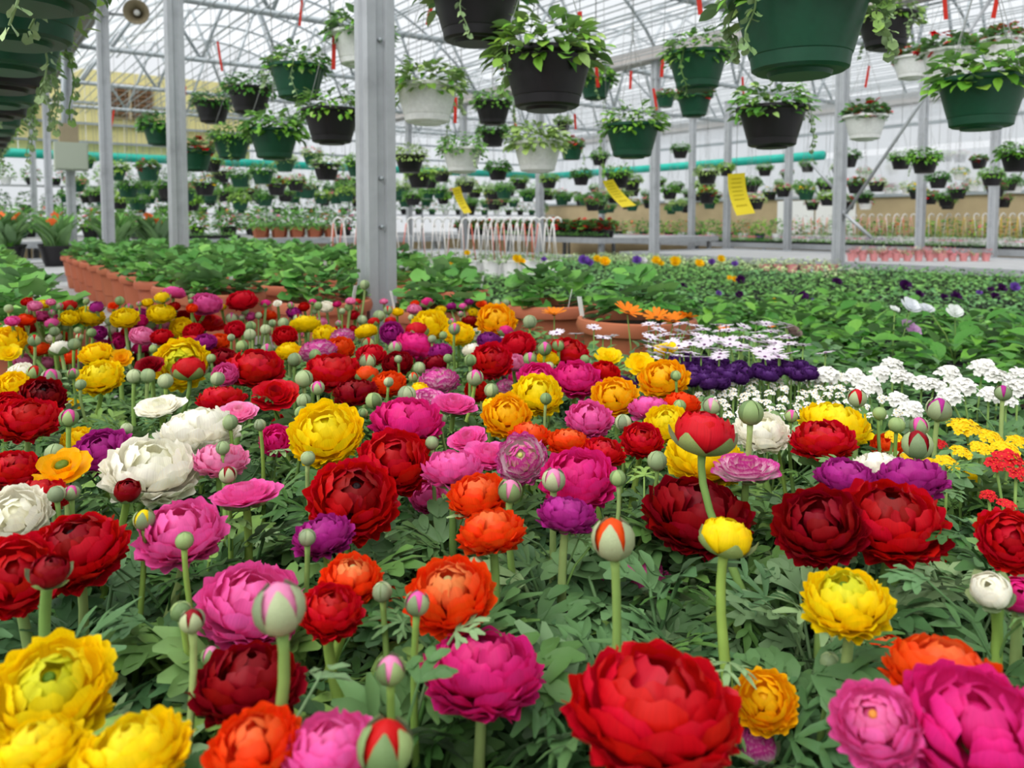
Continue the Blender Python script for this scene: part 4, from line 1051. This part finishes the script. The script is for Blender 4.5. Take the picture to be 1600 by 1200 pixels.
flor.add(ball(0.24, 8, 4, 0.7, 0.06), 1)
flor_w = MB(); cl_r = random.Random(3)
def cluster(n, seed, mp, mc, rad=1.0, size=0.42, dome=0.55):
    mb = MB(); r = random.Random(seed)
    for i in range(n):
        q = math.sqrt((i + .5) / n); a = i * 2.4
        p = (rad * q * math.cos(a), rad * q * math.sin(a), dome * (1 - q * q))
        T = axisT(p, (q * math.cos(a) * .8 + r.uniform(-.5, .5), q * math.sin(a) * .8 + r.uniform(-.5, .5), 1), r.uniform(0, 6), size * r.uniform(.8, 1.15))
        for V, fc, m_ in ((np.concatenate(flor.V[:5]), [f for f, mi in zip(flor.F, flor.mi) if mi == 0], 0),):
            mb.add((V, fc), 0, T)
        mb.add(ball(0.22, 6, 4, 0.7, 0.06), 1, T)
    return mb.mesh('florets', [mp, mc])
CL_W = [cluster(20, k, 'blossom_white', 'blossom_white', 1.0, 0.46, 0.85) for k in range(2)]
CL_N = [cluster(6, 10 + k, 'blossom_white', 'blossom_yellow', 0.8, 0.45) for k in range(2)]
CL_Y = [cluster(24, 20 + k, 'blossom_yellow', 'blossom_yellow', 1.0, 0.3, 0.4) for k in range(2)]
CL_R = [cluster(16, 30 + k, 'blossom_red', 'blossom_orange', 1.0, 0.36) for k in range(2)]
def clus(x, y, wpx, h, me, name, lab, grp, L=0.11):
    p = rayp(x, y, h); d = p.y
    b = rooted(p); tp = p - b
    t = thing(name, b, lab, 'flower cluster', grp)
    obj('stem', one('stem', tube([(0, 0, 0), (tp.x * .35, tp.y * .35, tp.z * .55), tuple(tp)], 0.0018, 5), 'stem'), t, col=STEMC[1])
    obj('florets', me, t, T=axisT(tp, (R.uniform(-.2, .2), -0.35, 1), R.uniform(0, 6), wpx * d / F / 2 / 1.25))
for x, y, wp in ((1292, 588, 42), (1335, 592, 40), (1358, 604, 40), (1395, 574, 38), (1410, 592, 38), (1440, 600, 36), (1482, 588, 44), (1505, 606, 44), (1535, 578, 44), (1560, 594, 46), (1590, 610, 44), (1572, 626, 34), (1484, 622, 42), (1404, 626, 34), (1424, 642, 40), (1460, 604, 36), (1595, 590, 40), (1375, 585, 34), (1345, 615, 30), (1545, 618, 34)):
    clus(x, y, wp, 0.27, CL_W[wp % 2], 'white_flower_cluster', 'bright white flower head in the white band beside the leafy green plants', 'bright white flower heads')
for x, y in scatter(80, 1086, 1340, 588, 652, 15, 5) + scatter(12, 1340, 1420, 610, 660, 15, 6):
    clus(x, y, 24, 0.285, CL_N[int(x) % 2], 'cream_flower_cluster', 'small cream and yellow flower spray low behind the ranunculus buds', 'small cream and yellow sprays', 0.1)
for x, y, wp in ((1508, 668, 60), (1546, 684, 54), (1572, 702, 46), (1502, 706, 40), (1480, 722, 42), (1452, 722, 32), (1420, 716, 30), (1590, 690, 40), (1396, 682, 34), (1532, 700, 40)):
    clus(x, y, wp, 0.275, CL_Y[wp % 2], 'yellow_flower_cluster', 'flat golden yellow flower head of tiny florets at the right of the ranunculus', 'golden yellow flower heads')
for x, y, wp in ((1578, 718, 52), (1556, 726, 40), (1588, 740, 36), (1470, 694, 26), (1545, 775, 30), (1575, 790, 34)):
    clus(x, y, wp, 0.28, CL_R[wp % 2], 'red_orange_flower_cluster', 'red and orange flower head beside the golden yellow ones', 'red and orange flower heads')
for x, y, wp in ((866, 492, 38), (980, 489, 44), (1025, 497, 40), (1052, 503, 46), (1075, 497, 34), (1130, 515, 20), (1205, 512, 14)):
    p = at(x, y, 1.9 if x > 900 else 2.0)
    simple_flower('orange_daisy', p, wp * p.y / F, DA[1], rgb(246, 140, 20), 'orange daisy standing in front of the terracotta bowls', 'flower', 'orange daisies', rgb(120, 70, 10), L=p.z - BZ - 0.1, ax=(0, -0.1, 1))
for x, y, wp, c, l in ((1424, 512, 34, rgb(226, 184, 226), 'lilac petunia bloom on the leafy green plants'), (1424, 477, 34, rgb(238, 240, 244), 'white petunia bloom above the leafy green plants'), (1448, 481, 24, rgb(238, 240, 244), 'smaller white petunia bloom beside the larger white one'), (1492, 486, 26, rgb(240, 242, 240), 'nodding white petunia bloom among the leafy green plants'), (1398, 482, 16, rgb(240, 242, 240), 'tiny white petunia bud flower beside the white petunias'), (1240, 516, 30, rgb(150, 128, 122), 'withered brownish bloom on the leafy green plants')):
    p = at(x, y, 2.2); simple_flower('petunia_flower', p, wp * p.y / F, LOW['S'][0], c, l, 'flower', None, L=p.z - BZ - 0.05, ax=(0.2, -0.7, 1))
# big leafy green plants
LEAFY = [foliage(500 + k, 0.13, 0.2, 0.07, 150, 'oval', 0.2) for k in range(3)]
for i, q in enumerate(sorted(lp, key=lambda q: q[1])):
    r = random.Random(900 + i)
    t = thing('leafy_plant', (q[0], q[1], BZ), 'broad-leaved deep green plant in a black pot behind the white flower band', 'plant', 'broad-leaved green plants', i)
    obj('pot', bpot, t); obj('soil', bpsoil, t)
    if i < 22:
        for k in range(95): obj('leaf', OVM[r.randrange(2)], t, T=Matrix.Translation((0, 0, 0.07)) @ dome_leaf_T(r, 0.11, 0.175, 0.06, flat=0.3, over=0.2), col=r.choice(G_DARK))
    else: obj('foliage', LEAFY[i % 3], t, T=TR((0, 0, 0.07), s=(.85, .85, .8)), col=r.choice(G_DARK))
# ================================================================== pansy trays on the same bench
def trayv():
    mb = MB()
    for VF in (box(-.14, .14, -.26, .26, 0, .01), box(-.145, -.135, -.26, .26, 0, .055), box(.135, .145, -.26, .26, 0, .055), box(-.145, .145, -.265, -.255, 0, .055), box(-.145, .145, .255, .265, 0, .055)): mb.add(VF)
    for k in range(5): mb.add(box(-.14, .14, -.18 + k * .09 - .003, -.18 + k * .09 + .003, 0, .05))
    mb.add(box(-.004, .004, -.26, .26, 0, .05))
    return mb.mesh('tray', ['black'], False)
TRAY = trayv()
def trayf(seed, size, kind='oval', nn=14, hh=0.07, extra=None):
    mb = MB(); r = random.Random(seed); src = OV if kind == 'oval' else RLV
    for a in range(2):
        for b in range(6):
            for k in range(nn):
                mb.add(src[r.randrange(len(src))], 0, TR((-.07 + .14 * a, -.22 + .088 * b, 0.05)) @ dome_leaf_T(r, .06, hh, size, over=.2))
            if extra and r.random() < .8:
                for k in range(3):
                    T = TR((-.07 + .14 * a + r.uniform(-.03, .03), -.22 + .088 * b + r.uniform(-.03, .03), 0.06 + hh), rx=r.uniform(-.3, .6), s=.02)
                    for j in range(5): mb.add(blade(1, .9, 2, .5, .1, .1, .2, .6), 1, T @ Matrix.Rotation(j * 1.2566, 4, 'Z'))
    return mb.mesh('foliage', ['leaves'] + ([extra] if extra else []))
TF = [trayf(600 + k, 0.034) for k in range(3)]
TX = {c: trayf(610 + i, 0.03, extra=c) for i, c in enumerate(('blossom_purple', 'blossom_pink', 'blossom_red', 'blossom_white'))}
def vis(p, x0, x1, y0, y1):
    d = p.y; 
    X = CX + F * p.x / d; Y = 346 - F * (p.z - CZ) / d
    return x0 < X < x1 and y0 < Y < y1
# where the hooked hanger pots and the pink pots stand among the trays (spots in the plan)
HOOKS = [(x, (7.06, 7.34, 7.62)[i % 3]) for i, x in enumerate((521, 536, 557, 566, 616, 636, 648, 660, 678, 692, 703, 721, 734, 746, 758, 767, 776, 786, 797, 808, 818, 830, 842, 853, 864))]
hspots = []
for x, d in HOOKS:
    for it in range(60):                  # shuffle in depth until its pot stands clear of the others
        p = at(x, 337, d)
        if all((p.x - q[0]) ** 2 + (p.y - q[1]) ** 2 > 0.172 ** 2 for q in hspots): break
        d = 6.86 + (d - 6.86 + 0.137) % 1.0
    hspots.append((p.x, p.y))
pspots = [tuple(on_plane(1195 + 105 * i / 5, 430, BZ))[:2] for i in range(6)]
def blocked(u, v):
    for L_, r in ((hspots, .09), (pspots, .064)):
        for q in L_:
            a_, b_ = uv_of(*q)
            if abs(a_ - u) < .265 + r and abs(b_ - v) < .147 + r: return True
    return False
k = 0
for a in range(-2, 13):
    for b in range(16):
        v, u = 3.12 + .32 * a, -1.2 + .56 * b
        p = UV(u, v, BZ + 0.08)
        if not vis(p, 480, 1880, 396, 540) or (v < 3.1 and u < 2.95) or blocked(u, v): continue
        k += 1
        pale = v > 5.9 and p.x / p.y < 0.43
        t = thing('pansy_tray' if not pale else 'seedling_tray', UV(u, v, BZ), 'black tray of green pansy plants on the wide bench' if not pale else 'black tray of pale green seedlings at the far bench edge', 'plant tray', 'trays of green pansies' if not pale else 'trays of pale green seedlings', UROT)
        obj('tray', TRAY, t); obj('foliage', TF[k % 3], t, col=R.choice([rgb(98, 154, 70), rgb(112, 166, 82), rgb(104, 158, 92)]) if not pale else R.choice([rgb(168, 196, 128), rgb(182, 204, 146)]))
PANSY = '''808 404 14 Y|815 409 12 Y|912 406 16 V|921 410 12 V|933 404 12 Y|945 408 16 Y|1025 406 13 Y|1032 411 11 Y|1055 408 16 Y|1093 411 14 Y|1127 404 12 Y|995 406 14 V|1005 407 12 W|1112 409 11 V|1148 412 10 V
1068 447 12 D|1157 437 14 D|1155 460 12 D|1123 458 9 V|1250 463 24 D|1273 470 10 V|1308 440 14 D|1415 446 18 D|1437 459 13 D|1476 465 14 D|1494 464 18 D|1555 463 14 D|1566 450 14 D|1586 448 14 V|1548 452 10 D|1530 457 9 V|1000 430 9 Y|1148 436 9 Y|1210 470 9 Y|1140 434 8 Y|850 405 9 V|730 395 9 Y|705 410 10 Y|718 412 10 Y'''
for e in parse(PANSY):
    x, y, wp, c = e
    d = min(F * 0.40 / (y - 346), 6.7); d = max(d, 2.9)
    p = at(x, y, d)
    col = {'Y': rgb(250, 210, 20), 'V': rgb(128, 84, 180), 'D': rgb(70, 20, 84), 'W': rgb(240, 240, 240)}[c]
    nm = {'Y': 'yellow', 'V': 'lavender', 'D': 'dark purple', 'W': 'white'}[c]
    simple_flower('pansy_flower', p, wp * d / F * 1.1, LOW['S'][1], col, f'{nm} pansy bloom rising from the trays on the wide bench', 'flower', f'{nm} pansy blooms', ax=(0, -1.2, 1), L=max(0.05, p.z - BZ - 0.06))
# ================================================================== far benches
pinkpot = one('pot', lathe([(1e-4, 0), (0.04, 0), (0.055, 0.09), (0.06, 0.09), (0.06, 0.105), (0.05, 0.105)], 12, False), 'plastic', sharp=40)
PF = [foliage(700 + k, 0.065, 0.07, 0.032, 45, 'oval', 0.3) for k in range(2)]
def pinkrow(x0, x1, n, y, z, cols, lab, grp):
    for i in range(n):
        p = on_plane(x0 + (x1 - x0) * i / (n - 1), y, z)
        t = thing('pink_pot', (p.x, p.y, z), lab, 'potted plant', grp, i)
        obj('pot', pinkpot, t, col=rgb(226, 150, 150)); obj('foliage', PF[i % 2], t, (0, 0, 0.1), col=cols[i % len(cols)])
pinkrow(1195, 1300, 6, 430, BZ, [rgb(180, 202, 146)], 'pale green seedling in a pink pot at the edge of the pansy bench', 'pink pots at the pansy bench edge')
pinkrow(1330, 1540, 13, 408, BZ, [rgb(188, 108, 112), rgb(196, 130, 128), rgb(150, 160, 110)], 'pink pot with reddish foliage in the tray on the second bench', 'pink pots on the second bench')
pinkrow(1335, 1478, 11, 403, BZ, [rgb(188, 108, 112), rgb(190, 200, 160)], 'pink pot with reddish foliage in the back of the tray on the second bench', 'pink pots in the back of the tray')
hk = tube([(0, 0, 0.30), (0, 0, 0.345), (0.012, 0, 0.38), (0.042, 0, 0.397), (0.072, 0, 0.38), (0.076, 0, 0.35)], 0.0085, 6)
HK = one('hook', hk, 'white')
hpot = one('pot', lathe([(1e-4, 0), (0.08, 0), (0.115, 0.15), (0.12, 0.15), (0.12, 0.165), (0.105, 0.165)], 16, False), 'plastic', sharp=40)
hpot_s = one('pot', lathe([(1e-4, 0), (0.058, 0), (0.08, 0.15), (0.085, 0.15), (0.085, 0.165), (0.073, 0.165)], 16, False), 'plastic', sharp=40)
STR = [one('hanger_strand', tube([(0.055, 0, 0), (0.01, 0, 0.34)], 0.005, 5), 'solid')]
HF = [foliage(720 + k, 0.08, 0.06, 0.04, 40, 'oval', 0.2) for k in range(2)]
def hpotrow(spots, zb, scale, cc, lab, grp):
    for i, q in enumerate(spots):
        p = Vector((q[0], q[1], 0))
        t = thing('hanger_pot', (p.x, p.y, zb), lab, 'pot with hanger', grp, R.uniform(-.3, .3))
        TS = Matrix.Diagonal((scale,) * 3 + (1,))
        obj('pot', hpot_s, t, T=TS, col=PC['w']); obj('foliage', HF[i % 2], t, T=TS @ Matrix.Translation((0, 0, .15)), col=rgb(120, 160, 80))
        T2 = TS @ Matrix.Translation((0, 0, .16))
        for k in range(3): obj('hanger_strand', STR[0], t, T=T2 @ Matrix.Rotation(k * 2.094 + .4 + i, 4, 'Z'), col=cc[(i + k) % len(cc)])
        obj('hook', HK, t, T=T2)
WH, RD = rgb(232, 228, 226), rgb(226, 120, 100)
def on_v(x, v):                           # the spot on a line v = const that the photo shows at pixel column x
    r = (x - CX) / F; d = v / (CU * r + SU)
    return (r * d, d)
hpotrow(hspots, BZ, 1.0, [WH, WH, RD, WH, WH], 'pot with a white hooked plastic hanger standing in the long row', 'white hooked hanger pots')
hpotrow([on_v(x, 13.12 + .2 * (i % 2)) for i, x in enumerate(range(1240, 1440, 13))], 0.84, 1.0, [rgb(226, 140, 120), rgb(232, 170, 150), WH], 'pot with a coral plastic hanger on the side-wall bench', 'coral hanger pots')
hpotrow([on_v(x, 13.12 + .2 * (i % 2)) for i, x in enumerate(range(1450, 1610, 14))], 0.84, 1.0, [rgb(226, 180, 60), rgb(214, 190, 90), WH], 'pot with a yellow plastic hanger on the side-wall bench', 'yellow hanger pots')
# bedding trays on the far benches, edge to edge in rows along the bench
def trays(spots, z, kinds, lab, grp, cols=None, turn=0.0):
    for i, (u, v) in enumerate(spots):
        t = thing('bedding_tray', UV(u, v, z), lab, 'plant tray', grp, UROT + turn)
        kd = kinds[i % len(kinds)]
        obj('tray', TRAY, t); obj('foliage', TX[kd] if kd else TF[i % 3], t, col=(cols or G_DARK)[i % 3])
trays([(6.95 + .55 * i, 12.72) for i in range(9)], 0.84, ['blossom_purple', 'blossom_pink'], 'tray of purple and pink bedding flowers on the side-wall bench', 'purple and pink bedding trays')
trays([(5.3 + .55 * i, 12.40) for i in range(10)], 0.84, [None], 'tray of plain green bedding on the side-wall bench', 'plain green bedding trays')
trays([(4.2 + .55 * i, 12.72) for i in range(5)], 0.84, ['blossom_white', 'blossom_pink'], 'tray of white and pink flowers by the coral hangers', 'white and pink bedding trays')
trays([(10.8 + .55 * i, 12.40) for i in range(4)] + [(11.9 + .55 * i, 12.72) for i in range(3)], 0.84, ['blossom_pink', 'blossom_red'], 'tray of red and pink bedding flowers at the end of the bench', 'red and pink bedding trays')
# raised staging at the far end
RZ = 0.97
M['trough_m'] = mat('trough_magenta', rgb(176, 40, 110), 0.5, 0.3)
trough = one('trough', lathe([(1e-4, 0), (0.11, 0), (0.14, 0.17), (0.15, 0.17), (0.15, 0.19), (0.13, 0.19)], 4, False), 'terra', False)
def troughf(seed, size, extra=None, long=False):
    return foliage(seed, 0.16, 0.15 if not long else 0.3, size, 80, 'oval' if not long else 'long', 0.2, extra)
FT = [troughf(800 + k, 0.07) for k in range(2)]
FR_ = [foliage(810 + k, 0.17, 0.16, 0.06, 60, 'round', 0.2, (40, 0.045, 'blossom_red')) for k in range(2)]
for i in range(9):
    p = UV(14.02 + .3 * (i % 2), 4.42 + .17 * i, RZ)
    t = thing('terracotta_trough', p, 'square terracotta pot of feathery greenery in the far row', 'planter', 'far terracotta pots', UROT + 0.785)
    obj('trough', trough, t); obj('foliage', FT[i % 2], t, (0, 0, 0.17), col=G_BOWL[i % 3])
for i in range(20):
    u, v = (10.0 + .36 * i, 9.16) if i < 14 else (10.2 + .36 * (i - 14), 9.46)
    t = thing('geranium_pot', UV(u, v, RZ), 'pot of bright red geraniums in the far row behind the white hooks', 'potted plant', 'far red geraniums', i)
    obj('pot', hpot, t, col=PC['b']); obj('foliage', FR_[i % 2], t, (0, 0, 0.16), col=G_DARK[i % 3])
trays([(9.85 + .55 * i, 8.78) for i in range(6)], RZ, [None], 'tray of clipped green seedlings beside the red geraniums', 'clipped green trays by the geraniums')
trays([(13.75 + .31 * (i // 3), 2.6 + .55 * (i % 3)) for i in range(6)], RZ, [None], 'tray of clipped green seedlings behind the terracotta rows', 'clipped green trays behind the terracotta', None, math.pi / 2)
# upright strap-leaved plants in black tubs
UPL = []
for k in range(2):
    mb = MB(); r = random.Random(820 + k)
    for j in range(60):
        mb.add(LONG[r.randrange(2)], 0, TR((r.uniform(-.08, .08), r.uniform(-.08, .08), 0), rx=D2R(r.uniform(66, 89)), rz=r.uniform(0, 6.28), s=r.uniform(.28, .48)))
    for j in range(4):
        T = TR((r.uniform(-.11, .11), r.uniform(-.11, .11), r.uniform(.18, .4)), rx=1.2, s=.05)
        for q in range(5): mb.add(blade(1, .9, 2, .5, .1, .1, .2, .6), 1, T @ Matrix.Rotation(q * 1.2566, 4, 'Z'))
    UPL.append(mb.mesh('foliage', ['leaves', 'blossom_orange']))
for i, (u, v) in enumerate(((10.3, .42), (10.3, .9), (10.3, 1.55), (10.3, 1.98), (11.2, .5), (11.2, .95), (11.2, 1.6), (11.2, 2.05))):
    p = UV(u, v)
    t = thing('strap_leaf_tub', (p.x, p.y, BZ), 'tall strap-leaved green plant in a black tub beside the left posts', 'potted plant', 'strap-leaved tubs by the left posts', i)
    obj('tub', hpot, t, T=TR(s=1.45), col=PC['b']); obj('foliage', UPL[i % 2], t, (0, 0, 0.2), col=G_DARK[i % 3])
# taller greenery at the far end
FG = [foliage(830 + k, 0.26, 0.5, 0.11, 130, 'oval', 0.2, ex) for k, ex in enumerate((None, (14, 0.05, 'blossom_pink'), (12, 0.05, 'blossom_orange'), None))]
r = random.Random(77)
for i in range(48):
    u, v = 15.2 + .95 * (i % 3), -2.3 + 9.3 * i / 47
    p = UV(u, v, RZ)
    t = thing('far_potted_shrub', p, 'bushy potted plant on the raised staging at the far wall', 'potted plant', 'bushy plants at the far wall', i)
    obj('pot', hpot, t, T=TR(s=1.2), col=PC['gbbw'[i % 4]]); obj('foliage', FG[i % 4], t, T=TR((0, 0, 0.18), s=.85), col=r.choice(G_DARK + G_LITE[:2]))
for i in range(40):
    u, v = 15.6 - 17.5 * i / 39, 14.45
    p = UV(u, v, 0.84)
    t = thing('side_potted_plant', p, 'bushy potted plant on the bench along the beige side wall', 'potted plant', 'bushy plants at the side wall', i)
    obj('pot', hpot, t, col=PC['wbwg'[i % 4]]); obj('foliage', FG[i % 4], t, T=TR((0, 0, 0.15), s=.7), col=r.choice(G_DARK + G_LITE[:2]))

# wall shelf with a second tier of greenery
sh = thing('plant_shelf', UV(18.3, 2.3, 0), 'long two-tier plant shelf against the yellow end wall', 'shelf', None, UROT)
for z in (1.45, 2.0): obj('shelf_board', one('shelf_board', box(-4.8, 12.3, -.2, .2, z - .03, z), 'galv', False), sh)
for k in range(9): obj('upright', one('upright', box(-4.8 + k * 2.13 - .02, -4.8 + k * 2.13 + .02, .2, .24, 0, 2.0), 'galv', False), sh)
for tier, z in enumerate((1.45, 2.0)):
    for i in range(40):
        v = -2.3 + 16.6 * i / 39 + .1 * tier
        p = UV(18.3, v, z)
        t = thing('shelf_plant', p, 'bushy plant standing on the shelf against the end wall', 'potted plant', 'plants on the end-wall shelf', i)
        obj('pot', hpot, t, T=TR(s=.9), col=PC['bbgw'[i % 4]]); obj('foliage', FG[(i + tier) % 4], t, T=TR((0, 0, 0.13), s=.62), col=r.choice(G_DARK + G_LITE[:2]))
